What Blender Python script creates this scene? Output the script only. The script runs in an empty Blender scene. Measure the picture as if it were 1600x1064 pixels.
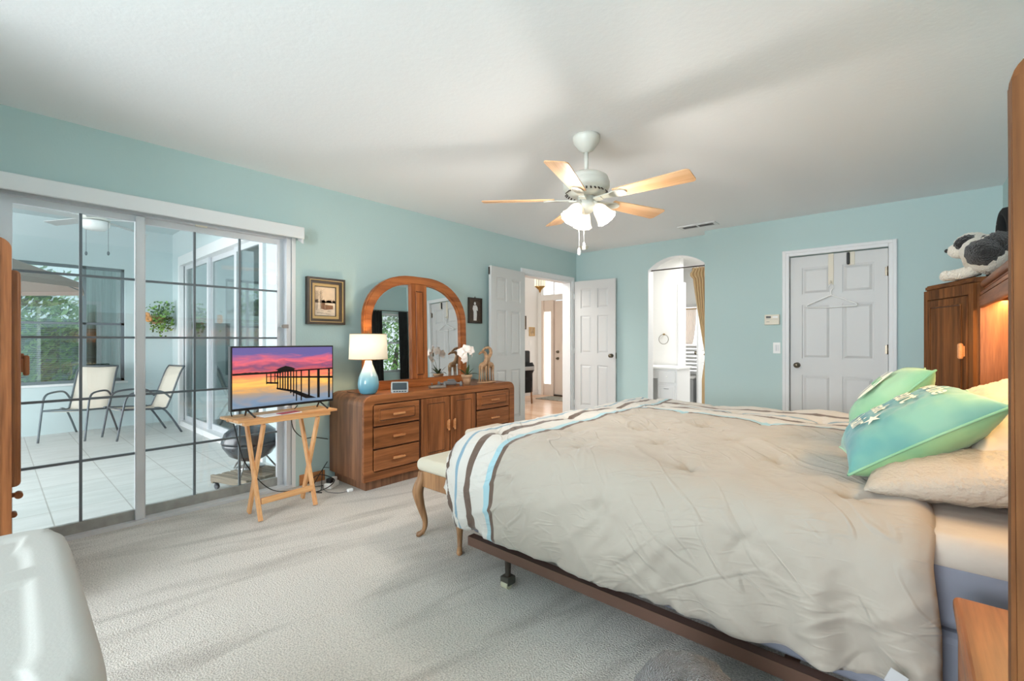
import bpy, bmesh, math, random
from math import pi, sin, cos, radians as R_, sqrt
from mathutils import Vector, Matrix, noise
random.seed(7)
C = bpy.context.scene.collection
SC = bpy.context.scene

# ------------------------------------------------------------------ camera
CAMX, CAMY, CAMZ = 3.69, 0.0, 1.166
cd = bpy.data.cameras.new('camera'); cam = bpy.data.objects.new('camera', cd); C.objects.link(cam)
cd.sensor_width = 36.0; cd.lens = 16.0; cd.clip_start = 0.02; cd.clip_end = 200
cam.location = (CAMX, CAMY, CAMZ); cam.rotation_euler = (pi/2, 0, R_(41.1))
SC.camera = cam
# ------------------------------------------------------------------ colour management / cycles
SC.view_settings.view_transform = 'Standard'; SC.view_settings.look = 'None'
SC.view_settings.gamma = 1.0; SC.view_settings.use_curve_mapping = False
SC.view_settings.exposure = 0.35
SC.cycles.use_denoising = True
SC.cycles.max_bounces = 10; SC.cycles.diffuse_bounces = 6; SC.cycles.transparent_max_bounces = 16
SC.cycles.sample_clamp_indirect = 6.0
# ------------------------------------------------------------------ daylight and added fill lamps
W = bpy.data.worlds.new('daylight'); SC.world = W; W.use_nodes = True
wn = W.node_tree.nodes; wl = W.node_tree.links
bg = wn['Background']; bg.inputs['Strength'].default_value = 1.2
tc = wn.new('ShaderNodeTexCoord'); sp = wn.new('ShaderNodeSeparateXYZ'); cr = wn.new('ShaderNodeValToRGB')
wl.new(tc.outputs['Generated'], sp.inputs[0]); wl.new(sp.outputs['Z'], cr.inputs[0]); wl.new(cr.outputs[0], bg.inputs[0])
cr.color_ramp.elements[0].position = 0.0; cr.color_ramp.elements[0].color = (0.85, 0.93, 1.0, 1)
cr.color_ramp.elements[1].position = 0.7; cr.color_ramp.elements[1].color = (0.62, 0.80, 1.0, 1)

def area(name, loc, rot, sx, sy, power, col):
    d = bpy.data.lights.new(name, 'AREA'); d.shape = 'RECTANGLE'; d.size = sx; d.size_y = sy
    d.energy = power; d.color = col
    o = bpy.data.objects.new(name, d); C.objects.link(o); o.location = loc; o.rotation_euler = rot
    return o
def point(name, loc, power, col, r=0.04, parent=None):
    d = bpy.data.lights.new(name, 'POINT'); d.energy = power; d.color = col; d.shadow_soft_size = r
    o = bpy.data.objects.new(name, d); C.objects.link(o); o.location = loc
    if parent: o.parent = parent
    return o
DAY = (0.93, 0.97, 1.0); WARM = (1.0, 0.72, 0.42)
area('lanai_daylight', (-2.4, -2.15, 1.45), (R_(90), 0, 0), 4.2, 2.3, 190, (0.98, 0.985, 1.0))      # open screened side of the lanai
area('rear_fill_lamp', (2.70, -3.52, 1.55), (R_(98), 0, 0), 2.6, 1.4, 180, (0.91, 0.95, 1.0))  # unseen fill lamp added behind the camera
area('foyer_fill', (-1.3, 4.2, 2.62), (0, 0, 0), 1.4, 0.8, 48, (1.0, 0.97, 0.93))  # unseen ceiling fill added to brighten the foyer
area('bathroom_fill', (2.1, 7.3, 2.38), (0, 0, 0), 1.2, 0.9, 14, (1.0, 0.98, 0.95))  # out-of-sight fill lamp added to light the bathroom
area('vanity_fill', (1.7, 6.35, 2.38), (0, 0, 0), 0.9, 0.6, 20, (1.0, 0.98, 0.95))  # second bathroom fill, added to brighten the vanity corner

# ================================================================== materials
def lin(c): return tuple((x/12.92 if x <= 0.04045 else ((x+0.055)/1.055)**2.4) for x in c)
def rgb(r, g, b): return lin((r/255, g/255, b/255)) + (1,)
def newmat(name):
    m = bpy.data.materials.new(name); m.use_nodes = True
    return m, m.node_tree.nodes, m.node_tree.links, m.node_tree.nodes['Principled BSDF']
def mat(name, col, rough=0.5, metal=0.0, var=0.0, vscale=8, bump=0.0, bscale=60, spec=0.5, emit=None, estr=0, sheen=0, trans=0, bdist=0.01, stretch=None):
    m, n, l, p = newmat(name)
    p.inputs['Base Color'].default_value = col; p.inputs['Roughness'].default_value = rough
    p.inputs['Metallic'].default_value = metal; p.inputs['Specular IOR Level'].default_value = spec
    if sheen: p.inputs['Sheen Weight'].default_value = sheen
    if emit: p.inputs['Emission Color'].default_value = emit; p.inputs['Emission Strength'].default_value = estr
    if var or bump:
        t = n.new('ShaderNodeTexCoord'); mp = n.new('ShaderNodeMapping'); l.new(t.outputs['Object'], mp.inputs[0])
        if stretch: mp.inputs['Scale'].default_value = stretch
    if var:
        nz = n.new('ShaderNodeTexNoise'); nz.inputs['Scale'].default_value = vscale; nz.inputs['Detail'].default_value = 4
        l.new(mp.outputs[0], nz.inputs['Vector'])
        r = n.new('ShaderNodeValToRGB'); r.color_ramp.elements[0].position = 0.3; r.color_ramp.elements[1].position = 0.7
        r.color_ramp.elements[0].color = tuple(x*(1-var) for x in col[:3])+(1,)
        r.color_ramp.elements[1].color = tuple(min(1, x*(1+var)) for x in col[:3])+(1,)
        l.new(nz.outputs[0], r.inputs[0]); l.new(r.outputs[0], p.inputs['Base Color'])
    if bump:
        nb = n.new('ShaderNodeTexNoise'); nb.inputs['Scale'].default_value = bscale; nb.inputs['Detail'].default_value = 3
        l.new(mp.outputs[0], nb.inputs['Vector'])
        b = n.new('ShaderNodeBump'); b.inputs['Strength'].default_value = bump; b.inputs['Distance'].default_value = bdist
        l.new(nb.outputs[0], b.inputs['Height']); l.new(b.outputs[0], p.inputs['Normal'])
    return m
def wood(name, c1, c2, axis='z', rough=0.38, scale=1.0, spec=0.4):
    m, n, l, p = newmat(name)
    t = n.new('ShaderNodeTexCoord'); mp = n.new('ShaderNodeMapping'); l.new(t.outputs['Object'], mp.inputs[0])
    s = {'x': (1.2, 22, 22), 'y': (22, 1.2, 22), 'z': (22, 22, 1.2)}[axis]
    mp.inputs['Scale'].default_value = tuple(k*scale for k in s)
    a = n.new('ShaderNodeTexNoise'); a.inputs['Scale'].default_value = 1.0; a.inputs['Detail'].default_value = 6; a.inputs['Distortion'].default_value = 0.6
    l.new(mp.outputs[0], a.inputs['Vector'])
    mp2 = n.new('ShaderNodeMapping'); l.new(t.outputs['Object'], mp2.inputs[0])
    mp2.inputs['Scale'].default_value = tuple(k*scale*6 for k in s)
    b = n.new('ShaderNodeTexNoise'); b.inputs['Scale'].default_value = 1.0; b.inputs['Detail'].default_value = 2
    l.new(mp2.outputs[0], b.inputs['Vector'])
    mx = n.new('ShaderNodeMath'); mx.operation = 'MULTIPLY_ADD'; mx.inputs[1].default_value = 0.35
    l.new(b.outputs[0], mx.inputs[0]); l.new(a.outputs[0], mx.inputs[2])
    r = n.new('ShaderNodeValToRGB'); r.color_ramp.elements[0].position = 0.52; r.color_ramp.elements[1].position = 0.85
    r.color_ramp.elements[0].color = c1; r.color_ramp.elements[1].color = c2
    l.new(mx.outputs[0], r.inputs[0]); l.new(r.outputs[0], p.inputs['Base Color'])
    p.inputs['Roughness'].default_value = rough; p.inputs['Specular IOR Level'].default_value = spec
    bb = n.new('ShaderNodeBump'); bb.inputs['Strength'].default_value = 0.12; bb.inputs['Distance'].default_value = 0.004
    l.new(mx.outputs[0], bb.inputs['Height']); l.new(bb.outputs[0], p.inputs['Normal'])
    return m
def glass(name, tint=(0.93, 0.98, 0.97, 1), refl=0.06, rough=0.0):
    m = bpy.data.materials.new(name); m.use_nodes = True; n = m.node_tree.nodes; l = m.node_tree.links
    n.clear(); o = n.new('ShaderNodeOutputMaterial'); mx = n.new('ShaderNodeMixShader')
    t = n.new('ShaderNodeBsdfTransparent'); g = n.new('ShaderNodeBsdfGlossy'); t.inputs[0].default_value = tint
    g.inputs['Roughness'].default_value = rough; fr = n.new('ShaderNodeLayerWeight'); fr.inputs[0].default_value = 0.12
    ad = n.new('ShaderNodeMath'); ad.operation = 'MULTIPLY_ADD'; ad.inputs[1].default_value = 0.5; ad.inputs[2].default_value = refl
    l.new(fr.outputs['Fresnel'], ad.inputs[0])
    l.new(ad.outputs[0], mx.inputs[0]); l.new(t.outputs[0], mx.inputs[1]); l.new(g.outputs[0], mx.inputs[2]); l.new(mx.outputs[0], o.inputs[0])
    return m
def glow(name, col, s):
    m = bpy.data.materials.new(name); m.use_nodes = True; n = m.node_tree.nodes; l = m.node_tree.links
    p = n['Principled BSDF']; p.inputs['Base Color'].default_value = col; p.inputs['Emission Color'].default_value = col; p.inputs['Emission Strength'].default_value = s
    return m

M = {}
M['wall'] = mat('aqua_paint', rgb(184, 206, 205), 0.75, bump=0.25, bscale=90, bdist=0.003, spec=0.2)
M['ceil'] = mat('ceiling_plaster', rgb(243, 245, 247), 0.9, bump=0.25, bscale=42, bdist=0.004, spec=0.1)
M['white'] = mat('white_paint', rgb(226, 227, 228), 0.4, spec=0.4)
M['doorwhite'] = mat('door_paint', rgb(210, 210, 209), 0.45, bump=0.08, bscale=40, stretch=(1, 1, 0.1), bdist=0.002)
M['wwall'] = mat('white_wall', rgb(236, 236, 234), 0.8, spec=0.2)
M['lanai_wall'] = mat('lanai_wall', rgb(198, 212, 214), 0.85, bump=0.3, bscale=50, bdist=0.004, spec=0.2)
M['alu'] = mat('white_aluminium', rgb(214, 216, 220), 0.4, metal=0.2)
M['alug'] = mat('grey_aluminium', rgb(160, 160, 156), 0.55, metal=0.3, var=0.12, vscale=20)
M['muntin'] = mat('muntin_grey', rgb(112, 120, 126), 0.5, metal=0.3)
M['glass'] = glass('door_glass', (0.97, 0.985, 0.98, 1))
M['glassd'] = glass('far_glass', (0.80, 0.88, 0.87, 1), 0.22)
M['mirror'] = mat('mirror_silver', (0.86, 0.88, 0.87, 1), 0.0, metal=1.0)
OAK = (rgb(114, 66, 34), rgb(164, 102, 60))
for a in 'xyz': M['oak'+a] = wood('oak_'+a, OAK[0], OAK[1], a)
M['oakdz'] = wood('oak_dark_z', rgb(100, 66, 46), rgb(140, 98, 70), 'z')
for a in 'xyz': M['oakp'+a] = wood('oak_pier_'+a, rgb(78, 48, 26), rgb(128, 82, 46), a, 0.6, 1.0, 0.12)
M['oakhi'] = wood('oak_light_trim', rgb(176, 112, 66), rgb(206, 146, 96), 'y')
for a in 'xyz': M['oakm'+a] = wood('oak_mirror_'+a, rgb(132, 72, 32), rgb(178, 106, 56), a)
for a in 'xyz': M['pine'+a] = wood('pine_'+a, rgb(204, 144, 92), rgb(232, 182, 128), a, 0.5)
M['shade_brown'] = mat('groove_shade', rgb(70, 40, 24), 0.6)  # dark brown standing for shade in drawer gaps and panel grooves
M['lgrey'] = mat('light_grey', rgb(176, 178, 180), 0.7)
M['blackpl'] = mat('black_plastic', rgb(18, 18, 20), 0.35)
M['black'] = mat('black_cloth', rgb(16, 18, 20), 0.9)
M['steel'] = mat('steel', rgb(150, 150, 150), 0.3, metal=0.9)
M['nickel'] = mat('antique_nickel', rgb(120, 112, 98), 0.3, metal=0.9)
M['brown_steel'] = mat('brown_bed_steel', rgb(98, 72, 60), 0.45, metal=0.2)
M['fanwhite'] = mat('fan_white', rgb(214, 214, 206), 0.4)
M['fanwood'] = wood('fan_blade_wood', rgb(206, 158, 112), rgb(232, 192, 150), 'x', 0.45, 0.8)
M['shade_glow'] = glow('frosted_bulb_shade', (1.0, 0.86, 0.66, 1), 1.1)
M['lamp_shade'] = mat('linen_lamp_shade', rgb(250, 238, 214), 0.9, emit=(1.0, 0.83, 0.60, 1), estr=0.22, bump=0.1, bscale=200)
M['brownsling'] = mat('tan_sling', rgb(205, 198, 184), 0.8)
M['chairmetal'] = mat('grey_tube', rgb(92, 100, 106), 0.4, metal=0.4)
M['terracotta'] = mat('terracotta', rgb(190, 152, 118), 0.8, var=0.15, vscale=20)
M['leaf'] = mat('leaf_green', rgb(62, 82, 44), 0.5, var=0.3)
M['petal'] = mat('orchid_white', rgb(250, 238, 230), 0.6)
M['carved'] = mat('carved_wood', rgb(176, 138, 104), 0.55, var=0.25, vscale=40)
M['fur_w'] = mat('white_plush', rgb(232, 226, 212), 0.95, bump=0.9, bscale=120, bdist=0.02, sheen=0.5)
M['fur_b'] = mat('black_plush', rgb(20, 19, 19), 0.95, bump=0.9, bscale=120, bdist=0.02, sheen=0.3)
M['fur_g'] = mat('grey_fuzz', rgb(78, 72, 69), 0.95, var=0.35, vscale=30, bump=1.0, bscale=220, bdist=0.02, sheen=0.6)
M['tote'] = mat('tote_plastic', rgb(172, 170, 165), 0.65, spec=0.25, bump=0.05, bscale=200)
M['gold'] = mat('gold_curtain', rgb(214, 184, 138), 0.75, sheen=0.3)
M['darkcurt'] = mat('dark_curtain', rgb(40, 44, 44), 0.85, var=0.2)
M['benchfab'] = mat('bench_fabric', rgb(196, 190, 172), 0.85, bump=0.2, bscale=200)
M['benchwood'] = wood('bench_wood', rgb(128, 92, 62), rgb(168, 126, 88), 'z')
M['sheet'] = mat('cream_sheet', rgb(184, 174, 162), 0.85, bump=0.3, bscale=12, bdist=0.02)
M['boxspring'] = mat('bluegrey_boxspring', rgb(120, 124, 136), 0.85)
M['sham'] = mat('white_matelasse', rgb(178, 167, 152), 0.9, bump=0.8, bscale=70, bdist=0.012)
M['pillowcase'] = mat('cream_pillowcase', rgb(190, 178, 162), 0.88, bump=0.5, bscale=9, bdist=0.03)
M['frame_dk'] = mat('dark_picture_frame', rgb(58, 48, 40), 0.4, var=0.3)
M['gilt'] = mat('gilt_liner', rgb(196, 164, 110), 0.5)
M['paper'] = mat('white_paper', rgb(235, 235, 235), 0.7)
M['almond'] = mat('almond_plastic', rgb(222, 214, 196), 0.45)
M['cable'] = mat('black_cable', rgb(20, 22, 22), 0.5)
M['greypl'] = mat('grey_plastic', rgb(110, 108, 108), 0.4)
M['canopy'] = mat('taupe_canopy', rgb(126, 110, 100), 0.85)
M['grill'] = mat('grill_enamel', rgb(52, 58, 66), 0.22, spec=0.7)
M['weather'] = wood('weathered_wood', rgb(122, 112, 98), rgb(160, 148, 130), 'x', 0.8)
M['sack'] = mat('charcoal_sack', rgb(62, 74, 96), 0.45, var=0.3, vscale=14, bump=0.6, bscale=14, bdist=0.03)
M['ivory'] = mat('ivory_text', rgb(240, 232, 210), 0.8)
M['daypane'] = glow('daylit_pane', (1.0, 1.0, 0.98, 1), 1.0)
M['brass'] = mat('brass', rgb(170, 140, 84), 0.3, metal=0.9)
M['plate'] = mat('switch_plastic', rgb(240, 240, 238), 0.4)

# carpet: greige pile with vacuum strokes
m, n, l, p = newmat('carpet'); M['carpet'] = m
t = n.new('ShaderNodeTexCoord'); a = n.new('ShaderNodeTexNoise'); a.inputs['Scale'].default_value = 150; a.inputs['Detail'].default_value = 3
mp = n.new('ShaderNodeMapping'); mp.vector_type = 'TEXTURE'; mp.inputs['Rotation'].default_value = (0, 0, R_(-12)); mp.inputs['Scale'].default_value = (0.22, 1.3, 1)
b = n.new('ShaderNodeTexNoise'); b.inputs['Scale'].default_value = 1.6; b.inputs['Detail'].default_value = 5; b.inputs['Distortion'].default_value = 0.7
l.new(t.outputs['Object'], a.inputs['Vector']); l.new(t.outputs['Object'], mp.inputs[0]); l.new(mp.outputs[0], b.inputs['Vector'])
r1 = n.new('ShaderNodeValToRGB'); r1.color_ramp.elements[0].position = 0.30; r1.color_ramp.elements[0].color = rgb(204, 198, 190)
r1.color_ramp.elements[1].position = 0.52; r1.color_ramp.elements[1].color = rgb(230, 224, 216)
r2 = n.new('ShaderNodeValToRGB'); r2.color_ramp.elements[0].position = 0.30; r2.color_ramp.elements[0].color = (0.5, 0.5, 0.5, 1)
r2.color_ramp.elements[1].position = 0.62; r2.color_ramp.elements[1].color = (1, 1, 1, 1)
mx = n.new('ShaderNodeMixRGB'); mx.blend_type = 'MULTIPLY'; mx.inputs[0].default_value = 0.75
l.new(b.outputs[0], r1.inputs[0]); l.new(a.outputs[0], r2.inputs[0]); l.new(r1.outputs[0], mx.inputs[1]); l.new(r2.outputs[0], mx.inputs[2]); l.new(mx.outputs[0], p.inputs['Base Color'])
bb = n.new('ShaderNodeBump'); bb.inputs['Strength'].default_value = 0.9; bb.inputs['Distance'].default_value = 0.012
l.new(a.outputs[0], bb.inputs['Height']); l.new(bb.outputs[0], p.inputs['Normal']); p.inputs['Roughness'].default_value = 0.95; p.inputs['Specular IOR Level'].default_value = 0.1

# lanai tile
m, n, l, p = newmat('lanai_tile'); M['tile'] = m
t = n.new('ShaderNodeTexCoord'); br = n.new('ShaderNodeTexBrick'); mp = n.new('ShaderNodeMapping'); mp.inputs['Location'].default_value = (0.05, -0.275, 0)
br.offset = 0; br.inputs['Scale'].default_value = 1; br.inputs['Brick Width'].default_value = 0.40; br.inputs['Row Height'].default_value = 0.40; br.inputs['Mortar Size'].default_value = 0.004
br.inputs['Color1'].default_value = rgb(206, 206, 203); br.inputs['Color2'].default_value = rgb(199, 201, 198); br.inputs['Mortar'].default_value = rgb(166, 164, 158)
l.new(t.outputs['Object'], mp.inputs[0]); l.new(mp.outputs[0], br.inputs['Vector'])
a = n.new('ShaderNodeTexNoise'); a.inputs['Scale'].default_value = 3; a.inputs['Detail'].default_value = 6; mq = n.new('ShaderNodeMapping'); mq.inputs['Scale'].default_value = (4, 0.8, 1)
l.new(t.outputs['Object'], mq.inputs[0]); l.new(mq.outputs[0], a.inputs['Vector'])
r1 = n.new('ShaderNodeValToRGB'); r1.color_ramp.elements[0].position = 0.35; r1.color_ramp.elements[0].color = (0.86, 0.86, 0.85, 1); r1.color_ramp.elements[1].position = 0.6; r1.color_ramp.elements[1].color = (1, 1, 1, 1)
mx = n.new('ShaderNodeMixRGB'); mx.blend_type = 'MULTIPLY'; mx.inputs[0].default_value = 0.8
l.new(a.outputs[0], r1.inputs[0]); l.new(br.outputs[0], mx.inputs[1]); l.new(r1.outputs[0], mx.inputs[2]); l.new(mx.outputs[0], p.inputs['Base Color']); p.inputs['Roughness'].default_value = 0.4

# foyer floor boards
m, n, l, p = newmat('foyer_boards'); M['boards'] = m
t = n.new('ShaderNodeTexCoord'); br = n.new('ShaderNodeTexBrick'); br.inputs['Scale'].default_value = 1; br.inputs['Brick Width'].default_value = 1.1; br.inputs['Row Height'].default_value = 0.12; br.inputs['Mortar Size'].default_value = 0.002
br.inputs['Color1'].default_value = rgb(222, 186, 156); br.inputs['Color2'].default_value = rgb(206, 164, 132); br.inputs['Mortar'].default_value = rgb(160, 120, 90)
l.new(t.outputs['Object'], br.inputs['Vector']); l.new(br.outputs[0], p.inputs['Base Color']); p.inputs['Roughness'].default_value = 0.22

# lamp base glaze: white neck to blue body (a glaze, by height on the lamp)
m, n, l, p = newmat('lamp_glaze'); M['glaze'] = m
t = n.new('ShaderNodeTexCoord'); s = n.new('ShaderNodeSeparateXYZ'); l.new(t.outputs['Object'], s.inputs[0])
mr = n.new('ShaderNodeMapRange'); mr.inputs['From Min'].default_value = 0.0; mr.inputs['From Max'].default_value = 0.26
r1 = n.new('ShaderNodeValToRGB'); r1.color_ramp.elements[0].position = 0.15; r1.color_ramp.elements[0].color = rgb(92, 150, 172); r1.color_ramp.elements[1].position = 0.95; r1.color_ramp.elements[1].color = rgb(226, 228, 224)
e = r1.color_ramp.elements.new(0.5); e.color = rgb(140, 184, 198)
l.new(s.outputs['Z'], mr.inputs[0]); l.new(mr.outputs[0], r1.inputs[0]); l.new(r1.outputs[0], p.inputs['Base Color']); p.inputs['Roughness'].default_value = 0.12

# television picture
m, n, l, p = newmat('sunset_screen'); M['sunset'] = m
t = n.new('ShaderNodeTexCoord'); mp = n.new('ShaderNodeMapping'); s = n.new('ShaderNodeSeparateXYZ')
l.new(t.outputs['Object'], s.inputs[0])
mp.inputs['Scale'].default_value = (1, 3.0, 14); l.new(t.outputs['Object'], mp.inputs[0])
a = n.new('ShaderNodeTexNoise'); a.inputs['Scale'].default_value = 1.6; a.inputs['Detail'].default_value = 5; a.inputs['Distortion'].default_value = 0.8; l.new(mp.outputs[0], a.inputs['Vector'])
ma = n.new('ShaderNodeMath'); ma.operation = 'MULTIPLY_ADD'; ma.inputs[1].default_value = 0.14; l.new(a.outputs[0], ma.inputs[0]); l.new(s.outputs['Z'], ma.inputs[2])
mr = n.new('ShaderNodeMapRange'); mr.inputs['From Min'].default_value = 0.07; mr.inputs['From Max'].default_value = 0.48; l.new(ma.outputs[0], mr.inputs[0])
r1 = n.new('ShaderNodeValToRGB'); el = r1.color_ramp.elements
el[0].position = 0.0; el[0].color = rgb(60, 86, 118); el[1].position = 1.0; el[1].color = rgb(100, 92, 150)
for q, c in ((0.2, (118, 140, 164)), (0.36, (168, 146, 124)), (0.46, (226, 166, 92)), (0.54, (252, 196, 96)), (0.60, (250, 150, 96)), (0.70, (224, 92, 92)), (0.78, (128, 76, 112)), (0.86, (224, 100, 116))):
    e = el.new(q); e.color = rgb(*c)
l.new(mr.outputs[0], r1.inputs[0]); p.inputs['Base Color'].default_value = (0.01, 0.01, 0.01, 1); p.inputs['Roughness'].default_value = 0.2
l.new(r1.outputs[0], p.inputs['Emission Color']); p.inputs['Emission Strength'].default_value = 0.95

# comforter: woven stripes along the foot and far borders (by cloth position in the UV map)
def comforter_mat():
    m, n, l, p = newmat('comforter_cloth')
    uv = n.new('ShaderNodeUVMap'); uv.uv_map = 'UVMap'; s = n.new('ShaderNodeSeparateXYZ'); l.new(uv.outputs[0], s.inputs[0])
    BASE = rgb(164, 156, 145); BR = rgb(96, 80, 70); BL = rgb(120, 146, 160); AQ = rgb(148, 180, 188); WH = rgb(192, 188, 181)
    def ramp(src, lo, hi, stops):
        mr = n.new('ShaderNodeMapRange'); mr.inputs['From Min'].default_value = lo/4; mr.inputs['From Max'].default_value = hi/4
        l.new(src, mr.inputs[0]); r = n.new('ShaderNodeValToRGB'); r.color_ramp.interpolation = 'CONSTANT'
        el = r.color_ramp.elements; el[0].position = 0; el[0].color = stops[0][1]
        el[1].position = 0.999; el[1].color = stops[-1][1]
        for x, c in stops[1:]:
            e = el.new((x-lo)/(hi-lo)); e.color = c
        l.new(mr.outputs[0], r.inputs[0]); return r.outputs[0]
    foot = ramp(s.outputs['X'], 1.2, 2.7, [(1.2, WH), (1.86, BR), (1.925, WH), (2.045, BL), (2.065, WH), (2.115, BR), (2.16, WH), (2.252, AQ), (2.282, BR), (2.305, BASE)])
    far = ramp(s.outputs['Y'], 2.8, 4.3, [(2.8, BASE), (2.87, BR), (2.90, AQ), (2.935, WH), (3.07, BR), (3.12, WH), (3.18, BL), (3.2, WH), (3.30, BR), (3.36, WH)])
    c1 = n.new('ShaderNodeMath'); c1.operation = 'LESS_THAN'; c1.inputs[1].default_value = 2.305/4; l.new(s.outputs['X'], c1.inputs[0])
    c2 = n.new('ShaderNodeMath'); c2.operation = 'GREATER_THAN'; c2.inputs[1].default_value = 2.87/4; l.new(s.outputs['Y'], c2.inputs[0])
    m2 = n.new('ShaderNodeMixRGB'); m2.inputs[1].default_value = BASE; l.new(c2.outputs[0], m2.inputs[0]); l.new(far, m2.inputs[2])
    m1 = n.new('ShaderNodeMixRGB'); l.new(c1.outputs[0], m1.inputs[0]); l.new(m2.outputs[0], m1.inputs[1]); l.new(foot, m1.inputs[2])
    l.new(m1.outputs[0], p.inputs['Base Color']); p.inputs['Roughness'].default_value = 0.8; p.inputs['Specular IOR Level'].default_value = 0.2
    p.inputs['Sheen Weight'].default_value = 0.2
    prev = None
    for k_, (sc_, rot_, w_, d_) in enumerate(((9.0, 35, 0.05, 0.007), (12.0, -50, 0.05, 0.006), (30.0, 10, 0.10, 0.003))):
        mp = n.new('ShaderNodeMapping'); mp.vector_type = 'TEXTURE'; mp.inputs['Rotation'].default_value = (0, 0, R_(rot_)); mp.inputs['Scale'].default_value = (1.0, 0.28, 1); mp.inputs['Location'].default_value = (k_*3.1, 0, 0)
        l.new(uv.outputs[0], mp.inputs[0])
        a = n.new('ShaderNodeTexNoise'); a.inputs['Scale'].default_value = sc_; a.inputs['Detail'].default_value = 1.0; a.inputs['Distortion'].default_value = 0.25
        l.new(mp.outputs[0], a.inputs['Vector'])
        s1 = n.new('ShaderNodeMath'); s1.operation = 'SUBTRACT'; s1.inputs[1].default_value = 0.5; l.new(a.outputs[0], s1.inputs[0])
        s2 = n.new('ShaderNodeMath'); s2.operation = 'ABSOLUTE'; l.new(s1.outputs[0], s2.inputs[0])
        mr = n.new('ShaderNodeMapRange'); mr.interpolation_type = 'SMOOTHSTEP'; mr.inputs['From Max'].default_value = w_; mr.inputs['To Min'].default_value = 1; mr.inputs['To Max'].default_value = 0
        l.new(s2.outputs[0], mr.inputs[0])
        g2 = n.new('ShaderNodeTexNoise'); g2.inputs['Scale'].default_value = sc_*0.9; l.new(uv.outputs[0], g2.inputs['Vector'])
        g3 = n.new('ShaderNodeMapRange'); g3.inputs['From Min'].default_value = 0.46; g3.inputs['From Max'].default_value = 0.62; l.new(g2.outputs[0], g3.inputs[0])
        g4 = n.new('ShaderNodeMath'); g4.operation = 'MULTIPLY'; l.new(mr.outputs[0], g4.inputs[0]); l.new(g3.outputs[0], g4.inputs[1])
        b = n.new('ShaderNodeBump'); b.inputs['Strength'].default_value = 0.6; b.inputs['Distance'].default_value = d_
        l.new(g4.outputs[0], b.inputs['Height'])
        if prev: l.new(prev, b.inputs['Normal'])
        prev = b.outputs[0]
    l.new(prev, p.inputs['Normal'])
    return m
M['comforter'] = comforter_mat()
def cushion_mat(name, c1, c2, c3):
    m, n, l, p = newmat(name)
    t = n.new('ShaderNodeTexCoord'); a = n.new('ShaderNodeTexNoise'); a.inputs['Scale'].default_value = 3.5; a.inputs['Detail'].default_value = 3
    l.new(t.outputs['Object'], a.inputs['Vector']); r = n.new('ShaderNodeValToRGB'); el = r.color_ramp.elements
    el[0].position = 0.38; el[0].color = c1; el[1].position = 0.64; el[1].color = c3; e = el.new(0.5); e.color = c2
    l.new(a.outputs[0], r.inputs[0]); l.new(r.outputs[0], p.inputs['Base Color']); p.inputs['Roughness'].default_value = 0.7
    p.inputs['Sheen Weight'].default_value = 0.2
    return m
M['teal'] = cushion_mat('teal_print', rgb(78, 136, 142), rgb(92, 150, 144), rgb(124, 172, 152))
M['mint'] = cushion_mat('mint_print', rgb(104, 162, 128), rgb(122, 174, 138), rgb(146, 188, 152))
M['lime'] = cushion_mat('green_back', rgb(98, 150, 120), rgb(118, 164, 122), rgb(144, 178, 126))

# ================================================================== mesh helpers
def NB(): return bmesh.new()
def xf(bm, verts, mat4): bmesh.ops.transform(bm, matrix=mat4, verts=verts)
def box(bm, x0, x1, y0, y1, z0, z1, bev=0.0, seg=2, mi=0, mtx=None):
    r = bmesh.ops.create_cube(bm, size=1.0); v = r['verts']
    for q in v:
        q.co.x = x0 + (q.co.x+0.5)*(x1-x0); q.co.y = y0 + (q.co.y+0.5)*(y1-y0); q.co.z = z0 + (q.co.z+0.5)*(z1-z0)
    fs = set(f for q in v for f in q.link_faces)
    if bev > 0:
        es = list(set(e for q in v for e in q.link_edges))
        rr = bmesh.ops.bevel(bm, geom=es, offset=min(bev, 0.49*min(abs(x1-x0), abs(y1-y0), abs(z1-z0))), segments=seg, profile=0.5, affect='EDGES')
        fs = set(rr['faces']) | set(f for q in rr['verts'] for f in q.link_faces)
        v = list(set(q for f in fs for q in f.verts))
    for f in fs: f.material_index = mi
    if mtx is not None: xf(bm, v, mtx)
    return v
def bar(bm, p0, p1, w, h, mi=0, bev=0.002, up=(0, 0, 1)):
    p0 = Vector(p0); p1 = Vector(p1); d = p1-p0; L = d.length; d.normalize()
    u = Vector(up)
    if abs(d.dot(u)) > 0.98: u = Vector((1, 0, 0))
    s = d.cross(u).normalized(); u = s.cross(d).normalized()
    m4 = Matrix((( d.x, s.x, u.x, p0.x), (d.y, s.y, u.y, p0.y), (d.z, s.z, u.z, p0.z), (0, 0, 0, 1)))
    return box(bm, 0, L, -w/2, w/2, -h/2, h/2, bev, 1, mi, m4)
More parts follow.
